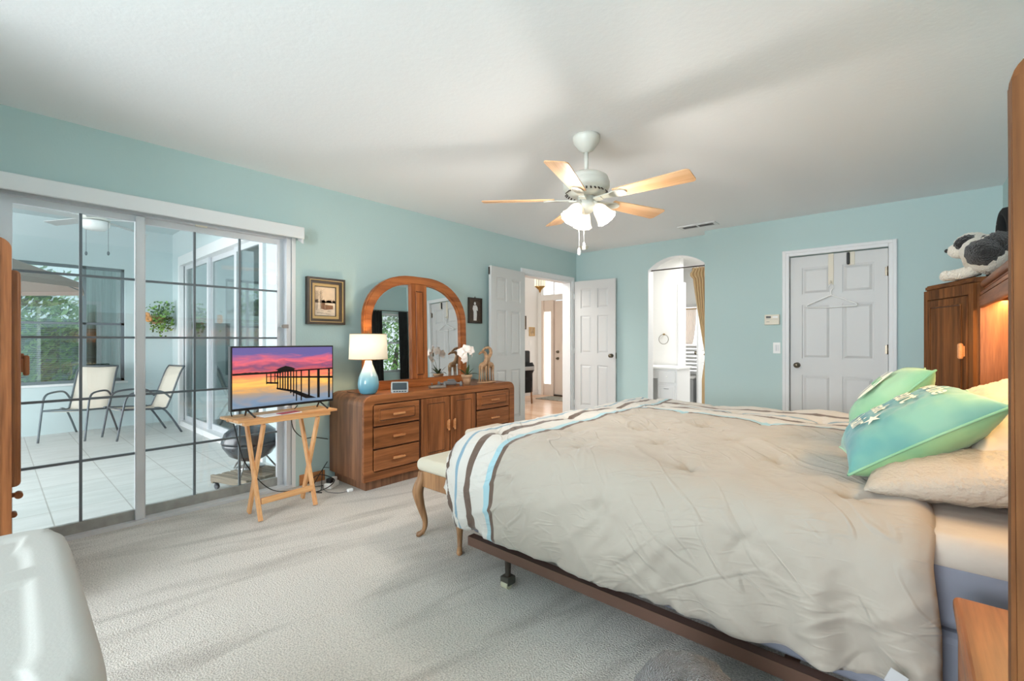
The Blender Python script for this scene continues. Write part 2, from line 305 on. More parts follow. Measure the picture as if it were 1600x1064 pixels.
def tube(bm, pts, r, n=8, mi=0, cap=True):
    pts = [Vector(q) for q in pts]; k = len(pts); rs = r if isinstance(r, (list, tuple)) else [r]*k
    rings = []; prev = None
    for i, q in enumerate(pts):
        d = (pts[min(i+1, k-1)]-pts[max(i-1, 0)]).normalized()
        if prev is None:
            a = Vector((0, 0, 1)) if abs(d.z) < 0.9 else Vector((1, 0, 0)); s = d.cross(a).normalized()
        else:
            s = (prev - d*prev.dot(d)).normalized()
        prev = s; t = d.cross(s)
        rings.append([bm.verts.new(q + (s*cos(2*pi*j/n)+t*sin(2*pi*j/n))*rs[i]) for j in range(n)])
    for i in range(k-1):
        for j in range(n):
            f = bm.faces.new((rings[i][j], rings[i][(j+1) % n], rings[i+1][(j+1) % n], rings[i+1][j])); f.material_index = mi; f.smooth = True
    if cap:
        for rg, rev in ((rings[0], True), (rings[-1], False)):
            f = bm.faces.new(rg[::-1] if rev else rg); f.material_index = mi
def smoothpath(pts, n=6):
    pts = [Vector(q) for q in pts]; out = []
    for i in range(len(pts)-1):
        p0 = pts[max(i-1, 0)]; p1 = pts[i]; p2 = pts[i+1]; p3 = pts[min(i+2, len(pts)-1)]
        for k in range(n):
            t = k/n; out.append(0.5*((2*p1)+(p2-p0)*t+(2*p0-5*p1+4*p2-p3)*t*t+(3*p1-p0-3*p2+p3)*t**3))
    out.append(pts[-1]); return out
def lerplist(vals, n):
    out = []
    for i in range(len(vals)-1):
        for k in range(n): out.append(vals[i]+(vals[i+1]-vals[i])*k/n)
    out.append(vals[-1]); return out
def lathe(bm, prof, cx=0, cy=0, cz=0, n=28, mi=0, wob=None, cap=True, mtx=None):
    rings = []; allv = []
    for i, (r, z) in enumerate(prof):
        if r < 1e-5: v = [bm.verts.new((cx, cy, cz+z))]
        else:
            v = []
            for j in range(n):
                a = 2*pi*j/n; rr = r*(wob(i, a) if wob else 1); v.append(bm.verts.new((cx+rr*cos(a), cy+rr*sin(a), cz+z)))
        rings.append(v); allv += v
    for i in range(len(rings)-1):
        A, B = rings[i], rings[i+1]
        for j in range(n):
            k = (j+1) % n
            if len(A) == 1 and len(B) == 1: break
            if len(A) == 1: f = bm.faces.new((A[0], B[k], B[j]))
            elif len(B) == 1: f = bm.faces.new((A[j], A[k], B[0]))
            else: f = bm.faces.new((A[j], A[k], B[k], B[j]))
            f.smooth = True; f.material_index = mi
    if cap:
        if len(rings[0]) > 1: bm.faces.new(rings[0][::-1]).material_index = mi
        if len(rings[-1]) > 1: bm.faces.new(rings[-1]).material_index = mi
    if mtx is not None: xf(bm, allv, mtx)
def prism(bm, outline, axis, a, b, mi=0):
    """outline: 2D points; axis 'x' -> (y,z), 'y' -> (x,z), 'z' -> (x,y)"""
    def P(u, v, w): return {'x': (w, u, v), 'y': (u, w, v), 'z': (u, v, w)}[axis]
    A = [bm.verts.new(P(u, v, a)) for u, v in outline]; B = [bm.verts.new(P(u, v, b)) for u, v in outline]
    fs = [bm.faces.new(A), bm.faces.new(B[::-1])]
    k = len(A)
    for i in range(k): fs.append(bm.faces.new((A[i], A[(i+1) % k], B[(i+1) % k], B[i])))
    for f in fs: f.material_index = mi
    return A+B
def ring_prism(bm, outer, inner, axis, a, b, mi=0):
    def P(u, v, w): return {'x': (w, u, v), 'y': (u, w, v), 'z': (u, v, w)}[axis]
    k = len(outer)
    V = [[bm.verts.new(P(u, v, w)) for u, v in L] for L in (outer, inner) for w in (a, b)]
    oa, ob, ia, ib = V
    for i in range(k):
        j = (i+1) % k
        for q in ((oa[i], oa[j], ob[j], ob[i]), (ia[j], ia[i], ib[i], ib[j]), (oa[j], oa[i], ia[i], ia[j]), (ob[i], ob[j], ib[j], ib[i])):
            bm.faces.new(q).material_index = mi
def ball(bm, c, r, n=14, mi=0, sc=(1, 1, 1), rot=None, jit=0):
    m4 = Matrix.Translation(Vector(c)) @ (rot.to_4x4() if rot else Matrix.Identity(4)) @ Matrix.Diagonal((r*sc[0], r*sc[1], r*sc[2], 1))
    res = bmesh.ops.create_uvsphere(bm, u_segments=n, v_segments=max(6, n*2//3), radius=1)
    if jit:
        for v in res['verts']: v.co *= 1+jit*noise.noise(v.co*6+Vector(c)*9)
    xf(bm, res['verts'], m4)
    for f in set(f for v in res['verts'] for f in v.link_faces): f.smooth = True; f.material_index = mi
def quad(bm, pts, mi=0):
    f = bm.faces.new([bm.verts.new(q) for q in pts]); f.material_index = mi; return f
def rrect(a0, a1, b0, b1, r, n=6, tops_only=False):
    pts = []
    cs = [(a1-r, b1-r, 0), (a0+r, b1-r, 1), (a0+r, b0+r, 2), (a1-r, b0+r, 3)]
    for cx, cy, q in cs:
        if tops_only and q >= 2: pts.append((a0 if q == 2 else a1, b0)); continue
        for i in range(n+1):
            an = pi/2*q + pi/2*i/n; pts.append((cx+r*cos(an), cy+r*sin(an)))
    return pts
def obj(name, bm, mats, parent=None, smooth=False, auto=None):
    me = bpy.data.meshes.new(name); bmesh.ops.recalc_face_normals(bm, faces=bm.faces); bm.to_mesh(me); bm.free()
    for mm in (mats if isinstance(mats, (list, tuple)) else [mats]): me.materials.append(M[mm] if isinstance(mm, str) else mm)
    if smooth:
        for f in me.polygons: f.use_smooth = True
    o = bpy.data.objects.new(name, me); C.objects.link(o)
    if parent: o.parent = parent
    return o
def tag(o, label, cat, group=None, kind=None):
    o['label'] = label; o['category'] = cat
    if group: o['group'] = group
    if kind: o['kind'] = kind
    return o
def thing(name, label, cat, loc=(0, 0, 0), rz=0, group=None):
    o = bpy.data.objects.new(name, None); C.objects.link(o); o.location = loc; o.rotation_euler = (0, 0, rz)
    o.empty_display_size = 0.1
    return tag(o, label, cat, group)
def struct(name, bm, m, parent=None, smooth=False):
    o = obj(name, bm, m, parent, smooth)
    if parent is None: o['kind'] = 'structure'
    return o
def B1(x0, x1, y0, y1, z0, z1, bev=0, seg=2):
    b = NB(); box(b, x0, x1, y0, y1, z0, z1, bev, seg); return b
def adopt(o, par):
    bpy.context.view_layer.update(); o.parent = par; o.matrix_parent_inverse = par.matrix_world.inverted(); return o
def copy_tree(o, parent=None):
    c = o.copy(); C.objects.link(c); c.parent = parent
    for ch in list(o.children): copy_tree(ch, c)
    return c
def textmesh(s, size, mname, name, parent, warp, bold=0.0, align='CENTER'):
    cu = bpy.data.curves.new('t', 'FONT'); cu.body = s; cu.size = size; cu.align_x = align; cu.align_y = 'CENTER'; cu.offset = bold
    to = bpy.data.objects.new('t', cu); C.objects.link(to)
    dg = bpy.context.evaluated_depsgraph_get(); me = bpy.data.meshes.new_from_object(to.evaluated_get(dg))
    bpy.data.objects.remove(to); bpy.data.curves.remove(cu)
    for v in me.vertices: v.co = Vector(warp(v.co.x, v.co.y))
    me.materials.clear(); me.materials.append(M[mname]); me.name = name
    o = bpy.data.objects.new(name, me); C.objects.link(o)
    if parent: o.parent = parent
    return o

# ================================================================== room shell
H = 2.44
XR = 4.27; YB = 5.67; YB2 = 5.46; XJ = 1.90; YF = -0.55
b = NB(); box(b, -0.15, XR+0.15, -3.75, YB+0.05, -0.10, 0.0); struct('floor', b, 'carpet')
b = NB(); box(b, -0.15, XR+0.15, -3.75, YB+0.15, H, H+0.12); struct('ceiling', b, 'ceil')
# left wall: slider y -0.02..1.57 z 0..2.03 ; double door y 4.45..5.53 z 0..2.02
b = NB()
box(b, -0.13, 0, YF-0.15, -0.02, 0, H); box(b, -0.13, 0, -0.02, 1.57, 2.0, H); box(b, -0.13, 0, 1.57, 4.45, 0, H)
box(b, -0.13, 0, 4.45, 5.53, 2.02, H); box(b, -0.13, 0, 5.53, YB+0.13, 0, H); struct('wall_left', b, 'wall')
# back wall with the arch
b = NB()
ax0, ax1, spring, apex = 1.11, 1.855, 2.085, 2.235
box(b, 0, ax0, YB, YB+0.13, 0, H)
box(b, ax1, XJ, YB, YB+0.13, 0, H)
arc = []
ch = (ax1-ax0)/2; sg = apex-spring; rad = (ch*ch+sg*sg)/(2*sg); a0 = math.asin(ch/rad)
for i in range(17):
    an = -a0+2*a0*i/16; arc.append(((ax0+ax1)/2+rad*sin(an), apex-rad+rad*cos(an)))
for i in range(16):
    (u0, v0), (u1, v1) = arc[i], arc[i+1]
    prism(b, [(u0, v0), (u1, v1), (u1, H), (u0, H)], 'y', YB, YB+0.13)
struct('wall_back', b, 'wall')
b = NB(); box(b, 0, ax0, YB+0.131, YB+0.14, 0, H); box(b, ax1, 3.4, YB+0.131, YB+0.14, 0, H)
for i in range(16):
    (u0, v0), (u1, v1) = arc[i], arc[i+1]
    prism(b, [(u0, v0), (u1, v1), (u1, H), (u0, H)], 'y', YB+0.131, YB+0.14)
struct('wall_bathroom_near', b, 'wwall')
# white plaster lining of the arch
b = NB()
lin_o = [(ax0, 0)] + arc + [(ax1, 0)]
lin_i = [(ax0+0.008, 0)] + [(u*1.0 + (0.008 if i == 0 else (-0.008 if i == 16 else 0)), v-0.008) for i, (u, v) in enumerate(arc)] + [(ax1-0.008, 0)]
for i in range(len(lin_o)-1):
    prism(b, [lin_o[i], lin_o[i+1], lin_i[i+1], lin_i[i]], 'y', YB-0.001, YB+0.14)
struct('trim_1', b, 'white')
# closet wall (nearer)
b = NB(); D0, D1, DH = 2.752, 3.548, 2.035
box(b, XJ, D0-0.002, YB2, YB+0.13, 0, H); box(b, D0-0.002, D1+0.002, YB2, YB+0.13, DH, H); box(b, D1+0.002, XR, YB2, YB+0.13, 0, H)
box(b, D0-0.002, D1+0.002, YB2+0.15, YB+0.13, 0, DH)
struct('wall_back_closet', b, 'wall')
# right wall with window y 4.87..5.33, z 0.77..1.88
b = NB()
box(b, XR, XR+0.14, -3.75, 4.84, 0, H); box(b, XR, XR+0.14, 5.36, YB+0.13, 0, H); box(b, XR, XR+0.14, 4.84, 5.36, 0, 0.77); box(b, XR, XR+0.14, 4.84, 5.36, 1.90, H)
struct('wall_right', b, 'wall')
# unseen rear wall, set back, with a window added for the fill lamp
b = NB()
box(b, -0.15, 1.15, YF-0.13, YF, 0, H); box(b, 1.03, 1.15, -3.75, YF-0.13, 0, H)
box(b, 1.15, 1.35, -3.75, -3.6, 0, H); box(b, 4.1, XR+0.1, -3.75, -3.6, 0, H); box(b, 1.35, 4.1, -3.75, -3.6, 0, 0.78); box(b, 1.35, 4.1, -3.75, -3.6, 2.26, H)
struct('wall_rear', b, 'wall')
b = NB()
for z0, z1 in ((0.78, 0.81), (2.23, 2.26), (1.5, 1.53)): box(b, 1.35, 4.1, -3.70, -3.64, z0, z1)
for x0 in (1.35, 2.7, 4.06): box(b, x0, x0+0.04, -3.70, -3.64, 0.78, 2.26)
struct('added_window_4', b, 'white')  # frame of the added rear window
# baseboards (visible pieces)
for i, (x0, x1, y0, y1, nm) in enumerate(((0, 0.012, 1.63, 1.84, 'baseboard_left'), (0.06, 1.10, YB-0.012, YB, 'baseboard_back'), (XJ+0.01, D0-0.07, YB2-0.012, YB2, 'baseboard_closet'))):
    struct(nm, B1(x0, x1, y0, y1, 0, 0.085, 0.004), 'oakhi' if i == 0 else 'white')

# ---- closet door
def six_panel(bm, w, h, t, faces=(1, 1)):
    st = 0.105; cs = 0.095; cols = [(st, (w-cs)/2), ((w+cs)/2, w-st)]
    rows = [(0.22, 0.80), (0.97, h-0.50), (h-0.39, h-0.12)]
    box(bm, 0, st, -t/2, t/2, 0, h, 0.002, 1); box(bm, w-st, w, -t/2, t/2, 0, h, 0.002, 1)
    box(bm, (w-cs)/2, (w+cs)/2, -t/2+0.0006, t/2-0.0006, 0.01, h-0.01)
    for z0, z1 in ((0, 0.22), (0.80, 0.97), (h-0.50, h-0.39), (h-0.12, h)): box(bm, st-0.005, w-st+0.005, -t/2+0.0003, t/2-0.0003, z0, z1)
    for a0, a1 in cols:
        for z0, z1 in rows:
            box(bm, a0-0.002, a1+0.002, -t/2+0.012, t/2-0.012, z0-0.002, z1+0.002)
            for s in (-1, 1):
                o1 = [(a0+0.012, z0+0.012), (a1-0.012, z0+0.012), (a1-0.012, z1-0.012), (a0+0.012, z1-0.012)]
                o2 = [(a0+0.034, z0+0.034), (a1-0.034, z0+0.034), (a1-0.034, z1-0.034), (a0+0.034, z1-0.034)]
                A = [bm.verts.new((u, s*(t/2-0.012), v)) for u, v in o1]; Bv = [bm.verts.new((u, s*(t/2-0.003), v)) for u, v in o2]
                bm.faces.new(Bv)
                for i in range(4): bm.faces.new((A[i], A[(i+1) % 4], Bv[(i+1) % 4], Bv[i]))
def knob(parent, x, z, side, y, mm='nickel'):
    b = NB(); lathe(b, [(0.028, 0), (0.028, 0.006), (0.012, 0.010), (0.011, 0.030), (0.024, 0.040), (0.028, 0.052), (0.022, 0.064), (0, 0.067)], n=18,
                    mtx=Matrix.Translation((x, y, z)) @ Matrix.Rotation(R_(90) if side < 0 else R_(-90), 4, 'X'))
    return obj('door_knob', b, mm, parent)
d1 = bpy.data.objects.new('door_1', None); C.objects.link(d1); d1['kind'] = 'structure'; d1.location = (D0+0.004, YB2+0.055, 0.012)
b = NB(); six_panel(b, D1-D0-0.008, DH-0.018, 0.036); obj('door_leaf', b, 'doorwhite', d1)
knob(d1, 0.062, 0.90, -1, -0.018)
for z in (0.30, 1.07, 1.80):
    b = NB(); tube(b, [(D1-D0-0.008, -0.026, z-0.045), (D1-D0-0.008, -0.026, z+0.045)], 0.008); box(b, D1-D0-0.03, D1-D0-0.004, -0.024, -0.018, z-0.04, z+0.04); obj('hinge', b, 'nickel', d1)
b = NB(); tube(b, [(D1-D0-0.008, -0.026, 1.845), (D1-D0+0.004, -0.05, 1.85), (D1-D0+0.03, -0.07, 1.85)], 0.004); obj('hinge_stop', b, 'nickel', d1)
def casing(name, a0, a1, ztop, plane, axis, w=0.062, t=0.018, sgn=-1):
    b = NB()
    for (u0, u1, z0, z1) in ((a0-w, a0, 0, ztop+w), (a1, a1+w, 0, ztop+w), (a0, a1, ztop, ztop+w)):
        for k, (ins, th) in enumerate(((0, t), (0.012, t+0.006))):
            uu0, uu1, zz1, zz0 = u0, u1, z1, z0
            if k:
                if z0 == 0:
                    if u1 <= a0+1e-6: uu0 += 0.004; uu1 -= 0.03
                    else: uu0 += 0.03; uu1 -= 0.004
                    zz1 -= 0.004
                else: zz0 += 0.03; zz1 -= 0.004; uu0 -= 0.03; uu1 += 0.03
            if axis == 'y': box(b, uu0, uu1, min(plane, plane+sgn*th), max(plane, plane+sgn*th), zz0, zz1, 0.003, 1)
            else: box(b, min(plane, plane+sgn*th), max(plane, plane+sgn*th), uu0, uu1, zz0, zz1, 0.003, 1)
    return struct(name, b, 'white')
casing('trim_2', D0, D1, DH, YB2, 'y')
b = NB(); box(b, D0-0.012, D0, YB2+0.002, YB2+0.14, 0, DH); box(b, D1, D1+0.012, YB2+0.002, YB2+0.14, 0, DH); struct('trim_3', b, 'white')

# ---- double door opening
casing('trim_4', 4.45, 5.53, 2.02, 0.0, 'x', sgn=1)
b = NB(); box(b, -0.135, 0, 4.45, 4.47, 0, 2.02); box(b, -0.135, 0, 5.51, 5.53, 0, 2.02); box(b, -0.135, 0, 4.47, 5.51, 2.0, 2.02); struct('trim_5', b, 'white')
def leaf(name, hinge, ang, w=0.68, knobx=0.62, side=-1):
    d = bpy.data.objects.new(name, None); C.objects.link(d); d['kind'] = 'structure'; d.location = hinge; d.rotation_euler = (0, 0, ang)
    b = NB(); six_panel(b, w, 2.0, 0.036); obj('door_leaf', b, 'doorwhite', d)
    return d
dl = leaf('door_2', (0.045, 4.405, 0.018), math.atan2(3.67-4.405, 0.11-0.045))
dr = leaf('door_3', (0.03, 5.59, 0.018), math.atan2(5.625-5.59, 0.655-0.03), 0.64)
knob(dr, 0.585, 0.94, -1, -0.018)
b = NB(); box(b, 0.639, 0.643, -0.012, 0.012, 0.90, 0.98); obj('latch_plate', b, 'nickel', dr)
for z in (0.25, 1.0, 1.78):
    b = NB(); tube(b, [(0.0, -0.024, z-0.04), (0.0, -0.024, z+0.04)], 0.007); obj('hinge', b, 'plate', dr)
b = NB(); box(b, 0.676, 0.684, -0.019, 0.0, 1.90, 1.985); obj('bolt_plate', b, 'frame_dk', dl)

# ---- sliding glass door (window_1)
ws = bpy.data.objects.new('window_1', None); C.objects.link(ws); ws['kind'] = 'structure'; ws.location = (0, 0, 0)
b = NB()
box(b, -0.11, -0.01, -0.02, 0.015, 0, 2.0); box(b, -0.11, -0.005, 1.535, 1.57, 0, 2.0)
box(b, -0.11, -0.01, 0.015, 1.535, 1.965, 2.0); box(b, -0.12, 0.012, -0.02, 1.57, 0.0, 0.022)
obj('outer_frame', b, 'alu', ws)
def slider_panel(y0, y1, x, ny, nm, kink=None):
    b = NB(); z0, z1 = 0.02, 1.965
    box(b, x-0.015, x+0.015, y0, y0+0.045, z0, z1); box(b, x-0.015, x+0.015, y1-0.045, y1, z0, z1)
    box(b, x-0.0145, x+0.0145, y0+0.045, y1-0.045, z1-0.04, z1)
    o = obj(nm, b, 'alu', ws)
    b = NB(); box(b, x-0.0146, x+0.0146, y0+0.045, y1-0.045, z0, z0+0.065); obj('bottom_rail', b, 'alug', o)
    b = NB(); box(b, x-0.003, x+0.003, y0+0.04, y1-0.04, z0+0.06, z1-0.035); obj('glass_pane', b, 'glass', o)
    b = NB()
    for i in range(1, 5):
        z = z0+0.055+(z1-0.04-z0-0.055)*i/5; box(b, x-0.007, x+0.010, y0+0.045, y1-0.045, z-0.007, z+0.007)
    for yy in ny: box(b, x-0.008, x+0.009, yy-0.007, yy+0.007, z0+0.06, z1-0.04)
    obj('muntin_grid', b, 'muntin', o)
    return o
slider_panel(0.035, 0.66, -0.045, [0.355], 'sliding_panel')
slider_panel(0.615, 1.535, -0.085, [0.94, 1.225], 'fixed_panel')
b = NB(); box(b, -0.03, -0.01, 0.605, 0.655, 0.02, 1.96, 0.004, 1); obj('meeting_stile', b, 'alu', ws)
b = NB(); box(b, -0.028, -0.012, 0.93, 1.0, 1.955, 1.975); obj('latch', b, 'almond', ws)
b = NB(); box(b, -0.03, 0.004, 1.49, 1.54, 1.27, 1.285); box(b, 0, 0.006, 1.50, 1.545, 1.262, 1.292); obj('lock', b, 'steel', ws)
# wall corner trim strip beside slider
struct('trim_6', B1(-0.005, 0.006, 1.57, 1.60, 0, 1.98), 'white')
# valance
v = thing('blind_valance', 'long white vertical-blind valance box mounted above the sliding glass door', 'valance', (0.0, 0.0, 1.965))
b = NB(); box(b, 0.085, 0.10, -0.3, 1.63, 0, 0.092, 0.004, 1); obj('front_board', b, 'white', v)
b = NB(); box(b, 0.002, 0.085, -0.3, 1.63, 0.078, 0.092, 0.002, 1); obj('top_board', b, 'white', v)
b = NB(); box(b, 0.002, 0.085, 1.615, 1.63, 0.0, 0.078, 0.002, 1); prism(b, [(0.03, 0.0), (0.09, 0.0), (0.09, -0.035)], 'y', 1.612, 1.626); obj('end_cap', b, 'white', v)
b = NB(); box(b, 0.03, 0.065, -0.3, 1.60, 0.045, 0.078); obj('head_rail', b, 'alu', v)

# ================================================================== lanai (patio) beyond the slider
LX = -4.65; LY = 1.80; LZ = -0.04; LH = 2.75
struct('floor_lanai', B1(-8.5, -0.13, -2.6, LY+0.1, LZ-0.1, LZ), 'tile')
struct('ceiling_lanai', B1(LX-0.1, -0.13, -2.3, LY+0.1, LH, LH+0.1), 'lanai_wall')
b = NB() # far wall with window y -0.35..1.0
wy0, wy1, wz0, wz1 = -1.2, 1.25, 0.60, 2.17
box(b, LX-0.15, LX, 1.25, LY+0.15, LZ, LH); box(b, LX-0.15, LX, -2.3, wy0, LZ, LH); box(b, LX-0.15, LX, wy0, wy1, LZ, wz0); box(b, LX-0.15, LX, wy0, wy1, wz1, LH)
struct('wall_lanai_far', b, 'lanai_wall')
b = NB(); box(b, LX-0.15, -4.15, LY, LY+0.12, LZ, LH); box(b, -4.15, -1.2, LY, LY+0.12, 2.25, LH); box(b, -1.2, -0.13, LY, LY+0.12, LZ, LH)
struct('wall_lanai_side', b, 'lanai_wall')
b = NB(); box(b, -0.17, -0.135, -2.3, -0.03, LZ, LH); box(b, -0.17, -0.135, 1.58, LY, LZ, LH); box(b, -0.17, -0.135, -0.03, 1.58, 2.02, LH)
struct('wall_lanai_house', b, 'lanai_wall')
# far window with dark glass, blind
wf = bpy.data.objects.new('window_2', None); C.objects.link(wf); wf['kind'] = 'structure'; wf.location = (LX, 0, 0)
b = NB()
for y in (wy0, 0.82, wy1-0.035): box(b, -0.10, -0.05, y, y+0.035, wz0, wz1)
box(b, -0.10, -0.05, wy0, wy1, wz0, wz0+0.035); box(b, -0.10, -0.05, wy0, wy1, wz1-0.035, wz1); box(b, -0.10, -0.05, wy0, wy1, 1.38, 1.41)
obj('window_frame', b, 'muntin', wf)
b = NB(); box(b, -0.078, -0.072, wy0+0.03, wy1-0.03, wz0+0.03, wz1-0.03); obj('glass_pane', b, 'glassd', wf)
b = NB(); box(b, -0.02, 0.02, wy0-0.03, wy1+0.03, wz0-0.03, wz0, 0.003, 1); obj('window_sill', b, 'white', wf)
b = NB()
for i in range(34):
    z = 0.66+i*0.024; box(b, -0.16, -0.13, wy0+0.04, 0.82, z, z+0.0025)
obj('blind_slats', b, 'white', wf)
# added grey-green backing, stands for the dim reflecting interior behind window right half
M['dim'] = mat('dim_backing_green', rgb(120, 134, 128), 0.9)
M['dimroom'] = mat('dim_room', rgb(96, 108, 106), 0.9)
b = NB()
for i in range(22):
    y = 0.90+i*0.024; tube(b, [(LX-0.30+0.02*sin(i*1.7), y, -0.035), (LX-0.30+0.02*sin(i*1.7), y, 2.2)], 0.024, 6)
tag(obj('dim_backing', b, 'dim'), 'added grey green backing for the dim interior behind the right half of the far lanai window', 'dim_backing')
b = NB(); box(b, -9.4, -9.3, -5, 4, -0.04, 1.6); struct('wall_neighbour', b, 'dimroom')
# side sliding doors
wsd = bpy.data.objects.new('window_3', None); C.objects.link(wsd); wsd['kind'] = 'structure'; wsd.location = (0, LY, 0)
b = NB(); box(b, -4.22, -1.13, -0.03, 0.13, 2.23, 2.36); box(b, -4.22, -4.13, -0.03, 0.02, LZ, 2.23); box(b, -1.22, -1.13, -0.03, 0.02, LZ, 2.23); box(b, -4.15, -1.2, -0.03, 0.1, LZ, 0.03)
obj('outer_frame', b, 'white', wsd)
for i, (x0, x1) in enumerate(((-4.12, -3.05), (-3.1, -2.07), (-2.12, -1.22))):
    b = NB(); y = 0.03+0.035*(i % 2)
    for q in (x0, x1-0.07): box(b, q, q+0.07, y, y+0.03, 0.03, 2.23)
    box(b, x0+0.07, x1-0.07, y+0.001, y+0.029, 0.03, 0.10); box(b, x0+0.07, x1-0.07, y+0.001, y+0.029, 2.17, 2.23); o = obj('sliding_panel', b, 'alu', wsd)
    b = NB(); box(b, x0+0.065, x1-0.065, y+0.012, y+0.018, 0.095, 2.18); obj('glass_pane', b, 'glassd', o)
b = NB(); box(b, -4.3, -1.0, LY+1.0, LY+1.05, -0.04, 2.75); box(b, -4.3, -1.0, LY+0.1, LY+1.0, -0.08, -0.04); box(b, -4.3, -1.0, LY+0.1, LY+1.0, 2.6, 2.7); struct('wall_inner_room', b, 'dimroom')

# foliage beyond the far window
M['lf1'] = mat('foliage_light', rgb(176, 212, 112), 0.7); M['lf2'] = mat('foliage_mid', rgb(128, 172, 82), 0.7); M['lf3'] = mat('foliage_dark', rgb(70, 104, 50), 0.7)
M['bark'] = mat('bark', rgb(84, 72, 60), 0.9)
def foliage(name, label, c, sz, nleaf, leaf, trunk=True):
    o = thing(name, label, 'tree', (c[0], c[1], 0))
    b = NB()
    for i in range(nleaf):
        while True:
            u = Vector((random.uniform(-1, 1), random.uniform(-1, 1), random.uniform(-1, 1)))
            if 0.25 < u.length < 1: break
        u *= 1+0.25*noise.noise(u*2.5)
        p0 = Vector((u.x*sz[0], u.y*sz[1], c[2]+u.z*sz[2]))
        a = Vector((random.gauss(0, 1), random.gauss(0, 1), random.gauss(0, 1))).normalized(); s = a.orthogonal().normalized(); t = a.cross(s)
        k = leaf*random.uniform(0.6, 1.3)
        quad(b, [p0-s*k, p0-t*k*0.45, p0+s*k, p0+t*k*0.45], random.choice((0, 1, 1, 2)))
    obj('foliage', b, ['lf1', 'lf2', 'lf3'], o)
    if trunk:
        b = NB(); tube(b, [(0, 0, 0), (0.05, 0, c[2]*0.6), (0, 0.05, c[2])], [0.09, 0.07, 0.04]); obj('trunk', b, 'bark', o)
    return o
foliage('garden_tree', 'leafy green tree seen through the blinds of the far lanai window', (-6.1, 0.25, 1.25), (0.7, 1.0, 1.1), 4200, 0.055)
foliage('garden_tree', 'bright green tree outside the right wall window, seen in the mirror', (6.0, 6.35, 1.3), (0.7, 1.6, 1.25), 5200, 0.05)

# lanai fan
f = thing('patio_fan', 'white hugger ceiling fan with light grey blades under the lanai ceiling', 'ceiling fan', (-3.0, 0.75, LH))
b = NB(); lathe(b, [(0.08, 0), (0.08, -0.06), (0.03, -0.07), (0.03, -0.16), (0.13, -0.17), (0.14, -0.24), (0.12, -0.28)], n=24); obj('motor_housing', b, 'fanwhite', f)
b = NB(); lathe(b, [(0.13, -0.29), (0.125, -0.33), (0.09, -0.375), (0.0, -0.39)], n=24); obj('light_bowl', b, 'plate', f)
M['fblade'] = mat('grey_blade', rgb(200, 204, 204), 0.5)
for k in range(5):
    a = R_(62+72*k); ca, sa = cos(a), sin(a)
    b = NB(); mt = Matrix.Rotation(a, 4, 'Z') @ Matrix.Translation((0, 0, -0.26)) @ Matrix.Rotation(R_(10), 4, 'X')
    box(b, 0.12, 0.70, -0.06, 0.06, -0.004, 0.004, 0.003, 1, mtx=mt); obj('blade', b, 'fblade', f)
for dx, dy in ((-0.1, -0.06), (0.08, 0.1)):
    b = NB(); tube(b, [(dx, dy, -0.29), (dx, dy, -0.62)], 0.002, 5); ball(b, (dx, dy, -0.63), 0.012, 8, sc=(1, 1, 2)); obj('pull_chain', b, 'chairmetal', f)
# patio umbrella
u = thing('patio_umbrella', 'taupe canvas patio umbrella open on the lanai, left of the grey fan', 'umbrella', (-3.45, -0.62, LZ))
b = NB(); nseg = 8; rc = 1.42
top = (0, 0, 2.30); rim = []; mid = []
for i in range(nseg):
    a = 2*pi*(i+0.35)/nseg; rim.append(Vector((rc*cos(a), rc*sin(a), 1.80))); mid.append(Vector((rc*0.5*cos(a), rc*0.5*sin(a), 2.09)))
V0 = b.verts.new(top); rv = [b.verts.new(q) for q in rim]; mv = [b.verts.new(q) for q in mid]
dv = [b.verts.new(q-Vector((0, 0, 0.05))) for q in rim]
for i in range(nseg):
    j = (i+1) % nseg
    b.faces.new((V0, mv[i], mv[j])); b.faces.new((mv[i], rv[i], rv[j], mv[j])); b.faces.new((rv[i], dv[i], dv[j], rv[j]))
ob = obj('canopy', b, 'canopy', u); sm = ob.modifiers.new('s', 'SOLIDIFY'); sm.thickness = 0.006
b = NB(); tube(b, [(0, 0, 0.0), (0, 0, 2.36)], 0.022); obj('pole', b, 'chairmetal', u)
for i in range(nseg):
    b = NB(); tube(b, [(0.03*cos(2*pi*(i+.35)/nseg), 0.03*sin(2*pi*(i+.35)/nseg), 1.85), mid[i]-Vector((0, 0, 0.02))], 0.007, 5); tube(b, [Vector(top)-Vector((0, 0, 0.03)), mid[i]-Vector((0, 0, .015)), rim[i]-Vector((0, 0, 0.01))], 0.006, 5); obj('rib', b, 'chairmetal', u)
b = NB(); lathe(b, [(0.24, 0), (0.24, 0.04), (0.06, 0.08), (0.03, 0.25)], n=20); obj('base', b, 'grill', u)

